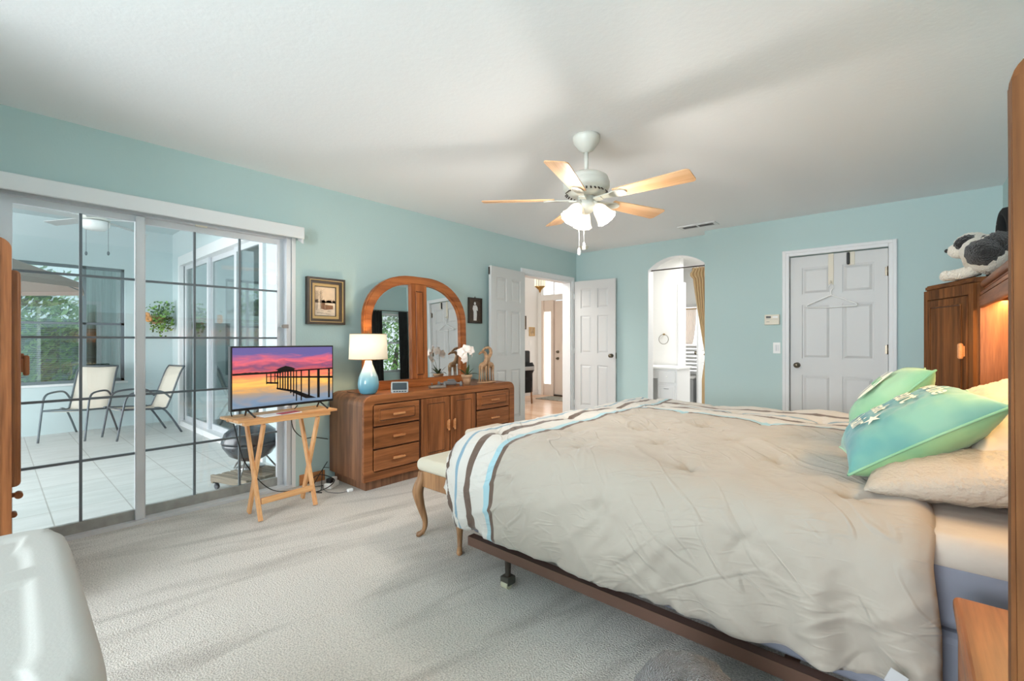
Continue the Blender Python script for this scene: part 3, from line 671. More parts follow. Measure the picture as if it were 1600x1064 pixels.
# sling chairs
def sling_chair(loc, rz, label):
    c = thing('sling_chair', label, 'chair', loc, rz, 'sling chairs on the lanai'); c.scale = (0.92, 0.86, 0.93)
    w = 0.25
    prof = [(0.30, 0.395), (0.05, 0.375), (-0.16, 0.36), (-0.22, 0.42), (-0.36, 0.82), (-0.42, 0.93)]  # local +x is front
    pr = smoothpath([(x, 0, z) for x, z in prof], 5)
    b = NB(); rows = []
    for q in pr: rows.append([b.verts.new((q.x, y, q.z-0.015*cos(y/w*pi/2))) for y in (-w, -w/2, 0, w/2, w)])
    for i in range(len(rows)-1):
        for j in range(4): b.faces.new((rows[i][j], rows[i+1][j], rows[i+1][j+1], rows[i][j+1]))
    ob = obj('sling', b, 'brownsling', c, True); sm = ob.modifiers.new('s', 'SOLIDIFY'); sm.thickness = 0.006
    b = NB()
    for s in (-1, 1): tube(b, [(q.x, s*w, q.z) for q in pr], 0.013, 8)
    tube(b, [(0.30, -w, 0.395), (0.30, w, 0.395)], 0.012); tube(b, [(-0.42, -w, 0.93), (-0.42, w, 0.93)], 0.012)
    obj('seat_frame', b, 'chairmetal', c)
    for s in (-1, 1):
        y = s*(w+0.015)
        b = NB(); tube(b, smoothpath([(0.36, y, 0), (0.29, y, 0.42), (0.24, y, 0.57), (0.12, y, 0.61), (-0.12, y, 0.60), (-0.24, y, 0.50)], 5), 0.013); obj('front_leg', b, 'chairmetal', c)
        b = NB(); tube(b, smoothpath([(-0.38, y, 0), (-0.18, y, 0.33), (-0.05, y, 0.38)], 4), 0.013); obj('rear_leg', b, 'chairmetal', c)
    return c
sling_chair((-4.15, 0.74, LZ), R_(-34), 'tan sling patio chair on the left, turned three-quarters toward the room')
sling_chair((-3.72, 1.28, LZ), R_(-80), 'tan sling patio chair on the right, beside the side sliding door')

# flower basket
fb = thing('flower_basket', 'wall basket of trailing ivy and orange flowers hung on the lanai wall', 'flower basket', (LX+0.125, 1.58, 1.50))
b = NB(); lathe(b, [(0.0, -0.10), (0.06, -0.09), (0.10, -0.02), (0.11, 0.02)], n=16); obj('basket', b, 'carved', fb)
b = NB()
for i in range(420):
    p0 = Vector((random.uniform(0, 0.14), min(0.18, random.gauss(0.05, 0.08)), random.gauss(0.0, 0.11))); p0.z = max(-0.27, min(0.22, p0.z))
    a = Vector((random.gauss(0, 1), random.gauss(0, 1), random.gauss(0, 1))).normalized(); s = a.orthogonal().normalized(); t = a.cross(s); k = random.uniform(0.015, 0.03)
    quad(b, [p0-s*k, p0-t*k*0.7, p0+s*k, p0+t*k*0.7], random.choice((0, 1)))
obj('ivy', b, ['lf3', 'lf2'], fb)
M['orange'] = mat('orange_petals', rgb(226, 160, 100), 0.7)
b = NB()
for i in range(5):
    cc = Vector((0.12, -0.16+random.uniform(-0.03, 0.06), 0.02+random.uniform(-0.06, 0.08)))
    for k in range(9):
        a = 2*pi*k/9; ball(b, cc+Vector((0.01, 0.025*cos(a), 0.025*sin(a))), 0.018, 6, sc=(0.4, 1, 1))
obj('flowers', b, 'orange', fb)

# kettle grill on a cart
cx_, cy_ = -0.43, 1.42
ct = thing('grill_cart', 'weathered grey slatted wooden cart on casters under the kettle grill', 'cart', (cx_, cy_, LZ), R_(18)); ct.scale = (0.68, 0.68, 0.72)
b = NB()
for i in range(5): box(b, -0.30, 0.30, -0.27+i*0.112, -0.27+i*0.112+0.09, 0.13, 0.155, 0.003, 1)
obj('slats', b, 'weather', ct)
b = NB()
for x in (-0.31, 0.27): box(b, x, x+0.04, -0.28, 0.29, 0.07, 0.13, 0.003, 1)
for y in (-0.285, 0.25): box(b, -0.31, 0.31, y, y+0.035, 0.09, 0.165, 0.003, 1)
obj('frame', b, 'weather', ct)
for x in (-0.26, 0.26):
    for y in (-0.24, 0.24):
        b = NB(); tube(b, [(x, y-0.015, 0.032), (x, y+0.015, 0.032)], 0.032, 14); box(b, x-0.012, x+0.012, y-0.02, y+0.02, 0.04, 0.07); obj('caster', b, 'grill', ct)
g = thing('kettle_grill', 'dark grey kettle charcoal grill outside the glass behind the folding tray table', 'grill', (cx_-0.02, cy_+0.01, LZ+0.113)); g.scale = (0.78, 0.78, 0.74)
b = NB(); lathe(b, [(0.0, 0.13), (0.10, 0.14), (0.20, 0.20), (0.262, 0.30), (0.270, 0.345), (0.255, 0.345), (0.19, 0.22)], n=32); obj('bowl', b, 'grill', g)
b = NB(); lathe(b, [(0.275, 0.348), (0.272, 0.365), (0.245, 0.45), (0.17, 0.515), (0.07, 0.54), (0.0, 0.543)], n=32); obj('lid', b, 'grill', g)
b = NB(); tube(b, smoothpath([(-0.05, 0, 0.54), (-0.045, 0, 0.575), (0.045, 0, 0.575), (0.05, 0, 0.54)], 4), 0.009); obj('lid_handle', b, 'blackpl', g)
b = NB(); lathe(b, [(0.13, 0.05), (0.14, 0.06), (0.02, 0.07)], n=20); obj('ash_catcher', b, 'steel', g)
for k in range(3):
    a = R_(200+120*k); b = NB(); tube(b, [(0.14*cos(a), 0.14*sin(a), 0.17), (0.25*cos(a), 0.25*sin(a), 0.012)], 0.009, 8); obj('leg', b, 'steel', g)
b = NB(); tube(b, [(0.27, -0.06, 0.32), (0.31, -0.06, 0.33), (0.31, 0.06, 0.33), (0.27, 0.06, 0.32)], 0.009); obj('bowl_handle', b, 'blackpl', g)
# charcoal sack
sk = thing('charcoal_sack', 'crumpled blue charcoal sack with white lettering beside the kettle grill', 'sack', (-0.275, 1.675, LZ), R_(66)); sk.scale = (0.62, 0.62, 0.70)
b = NB(); rings = []
for i in range(15):
    z = 0.60*i/14; th = 0.075*(sin(pi*min(1, (i+1.5)/15.5))**0.6) if i < 12 else 0.012+0.02*(14-i); wd = 0.17*(1-0.45*max(0, (z-0.45)/0.15))
    rings.append([b.verts.new((wd*cos(2*pi*j/28)*(abs(cos(2*pi*j/28))**-0.3 if abs(cos(2*pi*j/28)) > 0.05 else 1)*0.95, th*sin(2*pi*j/28)+0.01*noise.noise(Vector((j, i, 3))*0.6), z)) for j in range(28)])
for i in range(14):
    for j in range(28): b.faces.new((rings[i][j], rings[i][(j+1) % 28], rings[i+1][(j+1) % 28], rings[i+1][j]))
b.faces.new(rings[0][::-1]); b.faces.new(rings[-1]); obj('sack_body', b, 'sack', sk, True)
for s, zz, sz in (('NATURAL', 0.36, 0.055), ('CHARCOAL', 0.29, 0.062), ('BRIQUETS', 0.225, 0.062), ('20 LB', 0.12, 0.05)):
    textmesh(s, sz, 'paper', 'lettering', sk, lambda x, y, zz=zz: (x*0.95, -0.088-0.0*abs(x), zz+y), bold=0.001)

# ================================================================== foyer beyond the double doors
struct('floor_foyer', B1(-4.4, 0.0, 3.6, 7.95, -0.1, 0.0), 'boards')
struct('ceiling_foyer', B1(-4.4, 0.0, 3.6, 7.95, 2.70, 2.8), 'wwall')
b = NB(); box(b, -2.50, -2.37, 6.9, 7.95, 0, 2.7); box(b, -4.4, -4.3, 3.6, 7.95, 0, 2.7); box(b, -4.4, -2.37, 7.0, 7.1, 0, 2.7); struct('wall_foyer_left', b, 'wwall')
b = NB(); box(b, -0.14, 0.0, YB+0.13, 7.95, 0, 2.7); struct('wall_foyer_right', b, 'wwall')
b = NB(); box(b, -4.4, -0.131, 3.5, 3.6, 0, 2.7); struct('wall_foyer_near', b, 'wwall')
FY = 7.80
b = NB() # door wall: opening x -2.25..-0.9 z0..2.06 ; transom z 2.15..2.62
box(b, -2.4, -2.27, FY, FY+0.13, 0, 2.7); box(b, -0.85, 0, FY, FY+0.13, 0, 2.7); box(b, -2.27, -0.85, FY, FY+0.13, 2.02, 2.14); box(b, -2.27, -0.85, FY, FY+0.13, 2.62, 2.7)
struct('wall_foyer_front', b, 'wwall')
b = NB(); box(b, -2.27, -0.85, FY+0.06, FY+0.07, 2.14, 2.62); o = struct('window_5', b, 'daypane')
b = NB()
for x in (-2.27, -1.98, -1.66, -1.34, -1.02): box(b, x, x+0.022, FY+0.03, FY+0.058, 2.14, 2.62)
box(b, -2.27, -0.85, FY+0.03, FY+0.058, 2.60, 2.62); obj('window_frame', b, 'white', o)
fd = bpy.data.objects.new('door_4', None); C.objects.link(fd); fd['kind'] = 'structure'; fd.location = (0, FY, 0)
M['creamdoor'] = mat('cream_door', rgb(226, 212, 200), 0.5)
b = NB(); box(b, -2.27, -2.215, -0.01, 0.09, 0, 2.02); box(b, -2.015, -1.955, -0.01, 0.09, 0, 2.02); box(b, -2.215, -2.015, 0.02, 0.06, 0, 0.24); box(b, -2.215, -2.015, 0.02, 0.06, 1.78, 2.02); obj('side_frame', b, 'creamdoor', fd)
b = NB(); box(b, -2.215, -2.015, 0.035, 0.045, 0.24, 1.78); obj('sidelight_pane', b, 'daypane', fd)
b = NB(); box(b, -1.945, -1.05, 0.03, 0.07, 0.03, 2.0, 0.003, 1); obj('door_leaf', b, 'creamdoor', fd)
ov = [(-1.47+0.27*cos(2*pi*i/40), 1.0+0.72*sin(2*pi*i/40)) for i in range(40)]; ovo = [(-1.47+0.31*cos(2*pi*i/40), 1.0+0.77*sin(2*pi*i/40)) for i in range(40)]
b = NB(); prism(b, ov, 'y', 0.024, 0.029); obj('oval_pane', b, 'daypane', fd)
b = NB(); ring_prism(b, ovo, ov, 'y', 0.012, 0.029); obj('oval_frame', b, 'creamdoor', fd)
for z in (0.93, 0.79):
    b = NB(); lathe(b, [(0.03, 0), (0.03, 0.01), (0.014, 0.02), (0.022, 0.05), (0, 0.055)], n=14, mtx=Matrix.Translation((-1.86, 0.03, z)) @ Matrix.Rotation(R_(90), 4, 'X')); obj('door_knob', b, 'nickel', fd)
b = NB(); box(b, -1.945, -1.05, -0.01, 0.09, 0.0, 0.028); obj('threshold', b, 'frame_dk', fd)
M['mat'] = mat('doormat_weave', rgb(150, 148, 138), 0.95, var=0.35, vscale=30)
tag(obj('door_mat', B1(-1.95, -1.05, FY-0.62, FY-0.12, 0.0, 0.012, 0.003), 'mat'), 'grey woven doormat on the wood floor inside the front door', 'doormat')
struct('baseboard_foyer', B1(-2.369, -2.355, 7.1, FY, 0, 0.10), 'white')
# chandelier
cl = thing('foyer_pendant', 'small brass and glass-rod pendant light hanging in the foyer', 'pendant light', (-1.12, 6.25, 2.7))
b = NB(); tube(b, [(0, 0, 0), (0, 0, -0.40)], 0.005); lathe(b, [(0.05, -0.001), (0.04, -0.02), (0.006, -0.03)], n=14); obj('stem', b, 'brass', cl)
b = NB()
for k in range(14):
    a = 2*pi*k/14; tube(b, [(0.09*cos(a), 0.09*sin(a), -0.38), (0.09*cos(a), 0.09*sin(a), -0.60)], 0.009, 6)
obj('glass_rods', b, glow('pendant_glass', (0.9, 0.84, 0.66, 1), 0.45), cl)
b = NB(); lathe(b, [(0.095, -0.60), (0.07, -0.62), (0.025, -0.66), (0.012, -0.70), (0, -0.71)], n=16); obj('cup', b, 'brass', cl)
b = NB(); lathe(b, [(0.1, -0.37), (0.1, -0.385)], n=16); obj('top_disc', b, 'brass', cl)
# pictures in the foyer
def flat_picture(name, label, loc, rz, w, h, fr, img, fw=0.02, extra=None):
    o = thing(name, label, 'picture', loc, rz)
    b = NB(); ring_prism(b, [(-w/2, 0), (w/2, 0), (w/2, h), (-w/2, h)], [(-w/2+fw, fw), (w/2-fw, fw), (w/2-fw, h-fw), (-w/2+fw, h-fw)], 'x', 0.002, 0.022); obj('picture_frame', b, fr, o)
    obj('picture_panel', B1(0.002, 0.010, -w/2+fw, w/2-fw, fw, h-fw), img, o)
    return o
M['sepia'] = mat('sepia_print', rgb(196, 168, 132), 0.7, var=0.4, vscale=18)
flat_picture('framed_picture', 'dark framed narrow picture on the foyer side wall', (-2.37, 7.28, 1.40), 0, 0.2, 0.28, 'frame_dk', 'sepia')
flat_picture('wall_plaque', 'small square beige plaque on the foyer wall left of the front door', (-2.37, 7.58, 1.26), 0, 0.18, 0.19, 'gilt', 'sepia')
obj_ = tag(obj('switch_plate', B1(-2.37, -2.364, 7.50, 7.58, 1.06, 1.17, 0.002), 'plate'), 'white light switch plate on the foyer wall under the beige plaque', 'light switch')
# black chair with striped jacket
k = thing('office_chair', 'black high-backed chair in the foyer with a dark striped jacket over it', 'chair', (-1.66, 6.40, 0))
b = NB(); box(b, -0.24, 0.10, -0.22, 0.22, 0.40, 0.50, 0.04, 3); obj('seat', b, 'black', k)
b = NB(); box(b, -0.05, 0.05, -0.20, 0.20, 0.45, 0.98, 0.03, 3); obj('backrest', b, 'blackpl', k)
for x in (-0.22, 0.08):
    for y in (-0.2, 0.2): b = NB(); tube(b, [(x*0.9, y*0.9, 0.42), (x, y, 0)], 0.015); obj('leg', b, 'benchwood', k)
j = thing('striped_jacket', 'dark jacket with pale shoulder stripes draped over the foyer chair', 'jacket', (-1.60, 6.40, 0))
b = NB(); rws = []
for i in range(9):
    z = 0.76-0.55*i/8; rws.append([b.verts.new((0.03+0.05*sin(pi*min(1, i/3)) + 0.01*sin(jn*1.3), -0.22+0.44*jn/8, z)) for jn in range(9)])
for i in range(8):
    for jn in range(8): b.faces.new((rws[i][jn], rws[i][jn+1], rws[i+1][jn+1], rws[i+1][jn])).material_index = 1 if i in (1,) else 0
ob = obj('jacket_body', b, ['black', 'lgrey'], j, True); sm = ob.modifiers.new('s', 'SOLIDIFY'); sm.thickness = 0.03

# ================================================================== bathroom beyond the arch
struct('floor_bathroom', B1(0.0, 4.3, YB+0.05, 8.3, -0.1, 0.0), 'tile')
struct('ceiling_bathroom', B1(0.0, 4.3, YB+0.12, 8.3, 2.42, 2.5), 'wwall')
b = NB(); box(b, 0.0, 1.09, 6.85, 6.97, 0, 2.42); struct('wall_bathroom_partition', b, 'wwall')
b = NB(); box(b, 0.0, 0.1, YB+0.13, 8.3, 0, 2.42); struct('wall_bathroom_left', b, 'wwall')
b = NB(); box(b, 3.4, 3.5, YB+0.13, 8.3, 0, 2.42); struct('wall_bathroom_right', b, 'wwall')
b = NB(); box(b, 0.0, 0.55, 8.2, 8.3, 0, 2.42); box(b, 0.88, 3.5, 8.2, 8.3, 0, 2.42); box(b, 0.55, 0.88, 8.2, 8.3, 1.76, 2.42); box(b, 0.55, 0.88, 8.2, 8.3, 0, 0.62); struct('wall_bathroom_back', b, 'wwall')
b = NB(); box(b, 1.07, 1.12, 6.80, 6.99, 0, 2.05, 0.004, 1); struct('trim_7', b, 'white')
w6 = bpy.data.objects.new('window_6', None); C.objects.link(w6); w6['kind'] = 'structure'; w6.location = (0, 8.2, 0)
b = NB(); box(b, 0.55, 0.88, 0.05, 0.06, 0.62, 1.76); obj('window_pane', b, 'daypane', w6)
b = NB(); ring_prism(b, [(0.50, 0.57), (0.93, 0.57), (0.93, 1.81), (0.50, 1.81)], [(0.55, 0.62), (0.88, 0.62), (0.88, 1.76), (0.55, 1.76)], 'y', -0.02, 0.04); obj('window_frame', b, 'white', w6)
b = NB()
for i in range(7): box(b, 0.555, 0.875, -0.015, 0.02, 0.64+i*0.065, 0.64+i*0.065+0.045, 0.003, 1)
tag(obj('louvre_shutter', b, 'white'), 'white louvred shutter over the lower bathroom window', 'shutter').location = (0, 8.2, 0)
def drape_sheet(bm, x0f, x1f, z0, z1, nz, nx, yc, amp, waves, mi=0):
    rows = []
    for i in range(nz+1):
        t = i/nz; z = z1+(z0-z1)*t; xa, xb = x0f(t), x1f(t)
        rows.append([bm.verts.new((xa+(xb-xa)*j/nx, yc+amp*sin(waves*2*pi*j/nx+0.4*sin(3*t)), z)) for j in range(nx+1)])
    for i in range(nz):
        for j in range(nx): f = bm.faces.new((rows[i][j], rows[i][j+1], rows[i+1][j+1], rows[i+1][j])); f.smooth = True; f.material_index = mi
cc = thing('cafe_curtain', 'sheer cream gathered curtain on the bathroom window, tied up in the middle', 'curtain', (0, 8.13, 0))
M['sheer'] = mat('sheer_cream', rgb(244, 230, 216), 0.8); M['sheer'].node_tree.nodes['Principled BSDF'].inputs['Alpha'].default_value = 0.55
b = NB(); drape_sheet(b, lambda t: 0.55, lambda t: 0.88-0.06*t*t, 1.10, 1.72, 14, 60, 0, 0.014, 11); ob = obj('curtain_sheet', b, 'sheer', cc); sm = ob.modifiers.new('s', 'SOLIDIFY'); sm.thickness = 0.003
b = NB(); tube(b, [(0.51, 0, 1.725), (0.92, 0, 1.725)], 0.012); obj('curtain_rod', b, 'gold', cc)
# laundry hamper below window
hp = thing('bathroom_hamper', 'light grey panelled hamper below the bathroom window', 'hamper', (0.73, 7.92, 0))
b = NB(); box(b, -0.24, 0.24, -0.18, 0.18, 0, 0.52, 0.01, 2); obj('hamper_body', b, 'lgrey', hp)
b = NB(); box(b, -0.25, 0.25, -0.19, 0.19, 0.52, 0.55, 0.01, 2); obj('hamper_lid', b, 'plate', hp)
# bathroom door leaf ajar
bd = bpy.data.objects.new('door_5', None); C.objects.link(bd); bd['kind'] = 'structure'; bd.location = (1.10, 7.55, 0.012); bd.rotation_euler = (0, 0, R_(78))
b = NB(); six_panel(b, 0.6, 2.0, 0.034); obj('door_leaf', b, 'white', bd); knob(bd, 0.06, 0.95, 1, 0.017)
# vanity
vn = thing('bathroom_vanity', 'white bathroom vanity cabinet seen through the arched opening', 'cabinet', (0, 6.30, 0))
b = NB(); box(b, 0.97, 1.25, 0, 0.5, 0.0, 0.76); box(b, 0.12, 0.97, 0.04, 0.5, 0.62, 0.76); box(b, 0.12, 0.45, 0, 0.5, 0, 0.76); obj('cabinet_body', b, 'white', vn)
b = NB(); box(b, 0.10, 1.27, -0.02, 0.52, 0.76, 0.79, 0.006, 2); obj('countertop', b, 'plate', vn)
b = NB(); box(b, 0.995, 1.225, -0.018, 0, 0.57, 0.73, 0.004, 1); o = obj('drawer', b, 'white', vn)
b = NB(); ball(b, (1.11, -0.03, 0.65), 0.012, 10); obj('drawer_knob', b, 'plate', o)
b = NB(); box(b, 0.995, 1.225, -0.018, 0, 0.06, 0.53, 0.004, 1); box(b, 1.02, 1.20, -0.022, -0.016, 0.09, 0.50, 0.003, 1); o = obj('cabinet_door', b, 'white', vn)
b = NB(); tube(b, [(1.08, -0.02, 0.485), (1.08, -0.04, 0.485), (1.14, -0.04, 0.485), (1.14, -0.02, 0.485)], 0.004, 6); obj('door_pull', b, 'steel', o)
# towel ring
tr = thing('towel_ring', 'thin metal towel ring on the white bathroom wall above the vanity', 'towel ring', (0.84, 6.85, 1.26))
b = NB(); tube(b, [(0.075*sin(2*pi*i/24), -0.03, -0.075+0.075*cos(2*pi*i/24)) for i in range(25)], 0.004, 6, cap=False); obj('ring', b, 'nickel', tr)
b = NB(); tube(b, [(0, 0, 0), (0, -0.03, 0)], 0.014, 10); obj('mount', b, 'brass', tr)
# gold curtain and rod in the arch
gc = thing('gold_curtain', 'gold fabric curtain tied back at the right side of the arched opening', 'curtain', (0, YB+0.07, 0))
b = NB()
tie = 0.98
def gx0(t):
    z = 2.07*(1-t)
    if z > tie: q = (2.07-z)/(2.07-tie); return 1.655+0.165*q**1.3 - (0.03 if 0.04 < q < 0.12 else 0)
    return 1.82-0.045*min(1, (tie-z)/0.3)
drape_sheet(b, gx0, lambda t: 1.842, 0.01, 2.07, 60, 44, 0, 0.022, 5.5); ob = obj('curtain_sheet', b, 'gold', gc); sm = ob.modifiers.new('s', 'SOLIDIFY'); sm.thickness = 0.003
b = NB(); tube(b, [(1.81, -0.03, tie+0.02), (1.842, -0.03, tie), (1.842, 0.03, tie)], 0.010, 8); obj('tie_back', b, 'gold', gc)
tag(obj('curtain_rod', (lambda bb: (tube(bb, [(ax0+0.009, YB+0.07, 2.085), (ax1-0.009, YB+0.07, 2.085)], 0.008), bb)[1])(NB()), 'frame_dk'), 'thin dark tension rod spanning the arched opening at the spring line', 'curtain rod')

# ================================================================== right wall window (seen in the mirror)
w7 = bpy.data.objects.new('window_7', None); C.objects.link(w7); w7['kind'] = 'structure'; w7.location = (XR, 5.10, 0)
b = NB()
for (y0, y1, z0, z1) in ((-0.26, -0.22, 0.77, 1.90), (0.22, 0.26, 0.77, 1.90), (-0.22, 0.22, 0.77, 0.81), (-0.22, 0.22, 1.86, 1.90), (-0.22, 0.22, 1.32, 1.35)): box(b, 0.05, 0.10, y0, y1, z0, z1)
obj('window_frame', b, 'white', w7)
obj('glass_pane', B1(0.07, 0.075, -0.23, 0.23, 0.80, 1.87), 'glass', w7)
bl = thing('window_blind', 'white horizontal slat blind in the right wall window, seen in the dresser mirror', 'blind', (XR+0.02, 5.10, 0))
b = NB()
for i in range(40):
    z = 0.80+i*0.0265; box(b, -0.016, 0.016, -0.215, 0.215, z, z+0.0018, mtx=None)
for i in range(6): box(b, -0.018, 0.018, -0.215, 0.215, 1.74+i*0.022, 1.745+i*0.022)
obj('slats', b, 'white', bl)
obj('head_rail', B1(-0.02, 0.02, -0.22, 0.22, 1.865, 1.895), 'white', bl)
for nm, (y0, y1), lb in (('a', (4.55, 4.86), 'black curtain panel left of the right wall window, seen in the mirror'), ('b', (5.22, 5.42), 'black curtain panel right of the right wall window, seen in the mirror')):
    o = thing('dark_curtain', lb, 'curtain', (XR-0.06, 0, 0), 0, 'black window curtains')
    b = NB(); rows = []
    for i in range(2):
        z = (1.93, 0.35)[i]; rows.append([b.verts.new((0.02*sin(j*1.1), y0+(y1-y0)*j/30, z)) for j in range(31)])
    for j in range(30): f_ = b.faces.new((rows[0][j], rows[0][j+1], rows[1][j+1], rows[1][j])); f_.smooth = True
    ob = obj('curtain_sheet', b, 'darkcurt', o); sm = ob.modifiers.new('s', 'SOLIDIFY'); sm.thickness = 0.003
tag(obj('curtain_rod', (lambda bb: (tube(bb, [(XR-0.06, 4.50, 1.94), (XR-0.06, 5.44, 1.94)], 0.008), bb)[1])(NB()), 'nickel'), 'thin rod holding the black curtains on the right wall', 'curtain rod')

# ================================================================== small wall items
t_ = thing('thermostat', 'almond rectangular thermostat on the aqua wall left of the closet door', 'thermostat', (0, YB2, 0))
b = NB(); box(b, 2.527, 2.666, -0.028, -0.0005, 1.333, 1.44, 0.004, 2); obj('thermostat_body', b, 'almond', t_)
obj('display', B1(2.543, 2.588, -0.0295, -0.027, 1.402, 1.424), 'blackpl', t_)
b = NB(); box(b, 2.604, 2.652, -0.0285, -0.0275, 1.404, 1.422); obj('cover_flap', b, 'plate', t_)
b = NB(); box(b, 2.54, 2.655, -0.0285, -0.0278, 1.388, 1.3895); box(b, 2.545, 2.575, -0.0285, -0.0278, 1.362, 1.366); obj('seam', b, 'greypl', t_)
s_ = thing('light_switch', 'white double rocker light switch beside the closet door frame', 'light switch', (0, YB2, 0))
obj('switch_plate', B1(2.604, 2.672, -0.006, -0.0003, 1.03, 1.145, 0.002), 'plate', s_)
obj('rocker', B1(2.622, 2.640, -0.012, -0.005, 1.055, 1.12, 0.002), 'white', s_); obj('rocker', B1(2.644, 2.660, -0.010, -0.005, 1.055, 1.12, 0.002), 'white', s_)
# over-door hook with hanger
DY = YB2+0.055-0.018
hk = thing('over_door_hook', 'long almond over-the-door hook strap hanging on the closet door', 'hook', (3.105, DY, 0))
b = NB(); box(b, -0.022, 0.022, -0.006, -0.001, 1.72, 2.03, 0.001, 1); tube(b, smoothpath([(0, -0.005, 1.76), (0, -0.04, 1.73), (0, -0.045, 1.75)], 4), 0.005); obj('strap', b, 'almond', hk)
hk2 = thing('coat_hook', 'small black and white coat hook over the top of the closet door', 'hook', (3.245, DY, 0))
obj('hook_plate', B1(-0.002, 0.05, -0.006, -0.001, 1.90, 2.03, 0.002), 'almond', hk2)
b = NB(); box(b, -0.014, 0.012, -0.022, -0.001, 1.905, 2.025, 0.01, 2); obj('hook_arm', b, 'blackpl', hk2)
hg = thing('clothes_hanger', 'white plastic clothes hanger hanging from the strap on the closet door', 'hanger', (3.11, DY-0.040, 1.50))
hp_ = [(-0.20, 0.0), (-0.205, 0.015), (-0.19, 0.03), (0.0, 0.115), (0.19, 0.03), (0.205, 0.015), (0.20, 0.0), (0.0, -0.005), (-0.20, 0.0)]
b = NB(); tube(b, [(x, 0, z) for x, z in hp_], 0.006, 8); tube(b, smoothpath([(0, 0, 0.11), (0.0, 0, 0.16), (0.02, 0, 0.19), (0.0, 0, 0.225), (-0.02, 0, 0.20)], 5), 0.004, 7); obj('hanger_body', b, 'plate', hg)

# painting 1 (snowy barn in a dark wide frame)
pt = thing('framed_painting', 'framed winter landscape painting on the wall between the sliding door and the mirror', 'painting', (0, 1.84, 1.30))
W_, H_ = 0.325, 0.385
def rr(d): return [(-W_/2+d, d), (W_/2-d, d), (W_/2-d, H_-d), (-W_/2+d, H_-d)]
b = NB(); ring_prism(b, rr(0), rr(0.022), 'x', 0.002, 0.045); ring_prism(b, rr(0.022), rr(0.046), 'x', 0.002, 0.032); obj('outer_frame', b, 'frame_dk', pt)
b = NB(); ring_prism(b, rr(0.046), rr(0.068), 'x', 0.002, 0.022); ring_prism(b, rr(0.019), rr(0.024), 'x', 0.03, 0.047); obj('gilt_liner', b, 'gilt', pt)
b = NB(); ring_prism(b, rr(0.068), rr(0.074), 'x', 0.002, 0.018); obj('inner_edge', b, 'frame_dk', pt)
M['snow'] = mat('painted_snow', rgb(222, 204, 184), 0.7, var=0.12, vscale=25); M['brownp'] = mat('painted_brown', rgb(128, 90, 66), 0.7, var=0.3, vscale=60); M['skyp'] = mat('painted_sky', rgb(226, 200, 172), 0.7, var=0.10, vscale=12); M['greyp'] = mat('painted_trees', rgb(142, 122, 108), 0.7, var=0.3, vscale=60)
b = NB(); x = 0.010
quad(b, [(x, -0.09, 0.07), (x, 0.09, 0.07), (x, 0.09, 0.185), (x, -0.09, 0.185)], 0); quad(b, [(x, -0.09, 0.185), (x, 0.09, 0.185), (x, 0.09, 0.315), (x, -0.09, 0.315)], 1)
x = 0.0105
quad(b, [(x, -0.035, 0.13), (x, 0.0, 0.122), (x, 0.0, 0.185), (x, -0.018, 0.205), (x, -0.035, 0.175)], 2); quad(b, [(x, 0.001, 0.122), (x, 0.07, 0.13), (x, 0.07, 0.16), (x, 0.001, 0.165)], 2)
for i in range(26):
    y = random.uniform(-0.088, 0.088); quad(b, [(x, y-0.012, 0.18), (x, y+0.012, 0.18), (x, y+0.006, 0.195+random.uniform(0, 0.02)), (x, y-0.006, 0.2)], 3)
for i in range(9):
    y = -0.085+random.uniform(0, 0.06); z0 = 0.12+random.uniform(0, 0.03); z1 = 0.25+random.uniform(0, 0.05); quad(b, [(x+0.0003, y-0.0012, z0), (x+0.0003, y+0.0012, z0), (x+0.0003, y+0.004, z1), (x+0.0003, y+0.003, z1)], 3)
    for k2 in range(5): 
        zz = z0+(z1-z0)*(0.4+0.12*k2); dy = random.uniform(-0.03, 0.03); quad(b, [(x+0.0003, y, zz), (x+0.0003, y+0.001, zz-0.002), (x+0.0003, max(-0.088, y+dy), zz+0.02), (x+0.0003, max(-0.088, y+dy), zz+0.021)], 3)
for i in range(12):
    y = random.uniform(-0.085, 0.05); z = random.uniform(0.075, 0.12); quad(b, [(x, y, z), (x, y+0.03, z+0.002), (x, y+0.03, z+0.004), (x, y, z+0.003)], 3)
obj('canvas', b, ['snow', 'skyp', 'brownp', 'greyp'], pt)
# painting 2 (white figure)
p2 = thing('small_picture', 'small dark picture with a pale standing figure beside the open left door', 'picture', (0, 3.585, 1.36))
b = NB(); ring_prism(b, [(-0.105, 0), (0.105, 0), (0.105, 0.285), (-0.105, 0.285)], [(-0.09, 0.015), (0.09, 0.015), (0.09, 0.27), (-0.09, 0.27)], 'x', 0.002, 0.022); tube(b, [(0.01, -0.01, 0.285), (0.01, 0, 0.30), (0.01, 0.01, 0.285)], 0.003, 6); obj('picture_frame', b, 'frame_dk', p2)
M['darkpic'] = mat('dark_brown_ground', rgb(82, 68, 56), 0.7, var=0.3, vscale=40)
obj('picture_panel', B1(0.002, 0.008, -0.09, 0.09, 0.015, 0.27), 'darkpic', p2)
b = NB(); prism(b, [(-0.02, 0.03), (0.025, 0.03), (0.03, 0.10), (0.025, 0.15), (0.045, 0.14), (0.04, 0.18), (0.02, 0.205), (0.0, 0.20), (-0.025, 0.20), (-0.035, 0.16), (-0.02, 0.13), (-0.02, 0.09)], 'x', 0.008, 0.010)
prism(b, [(0.014*cos(a*pi/6), 0.222+0.018*sin(a*pi/6)) for a in range(12)], 'x', 0.008, 0.010); obj('pale_figure', b, 'paper', p2)
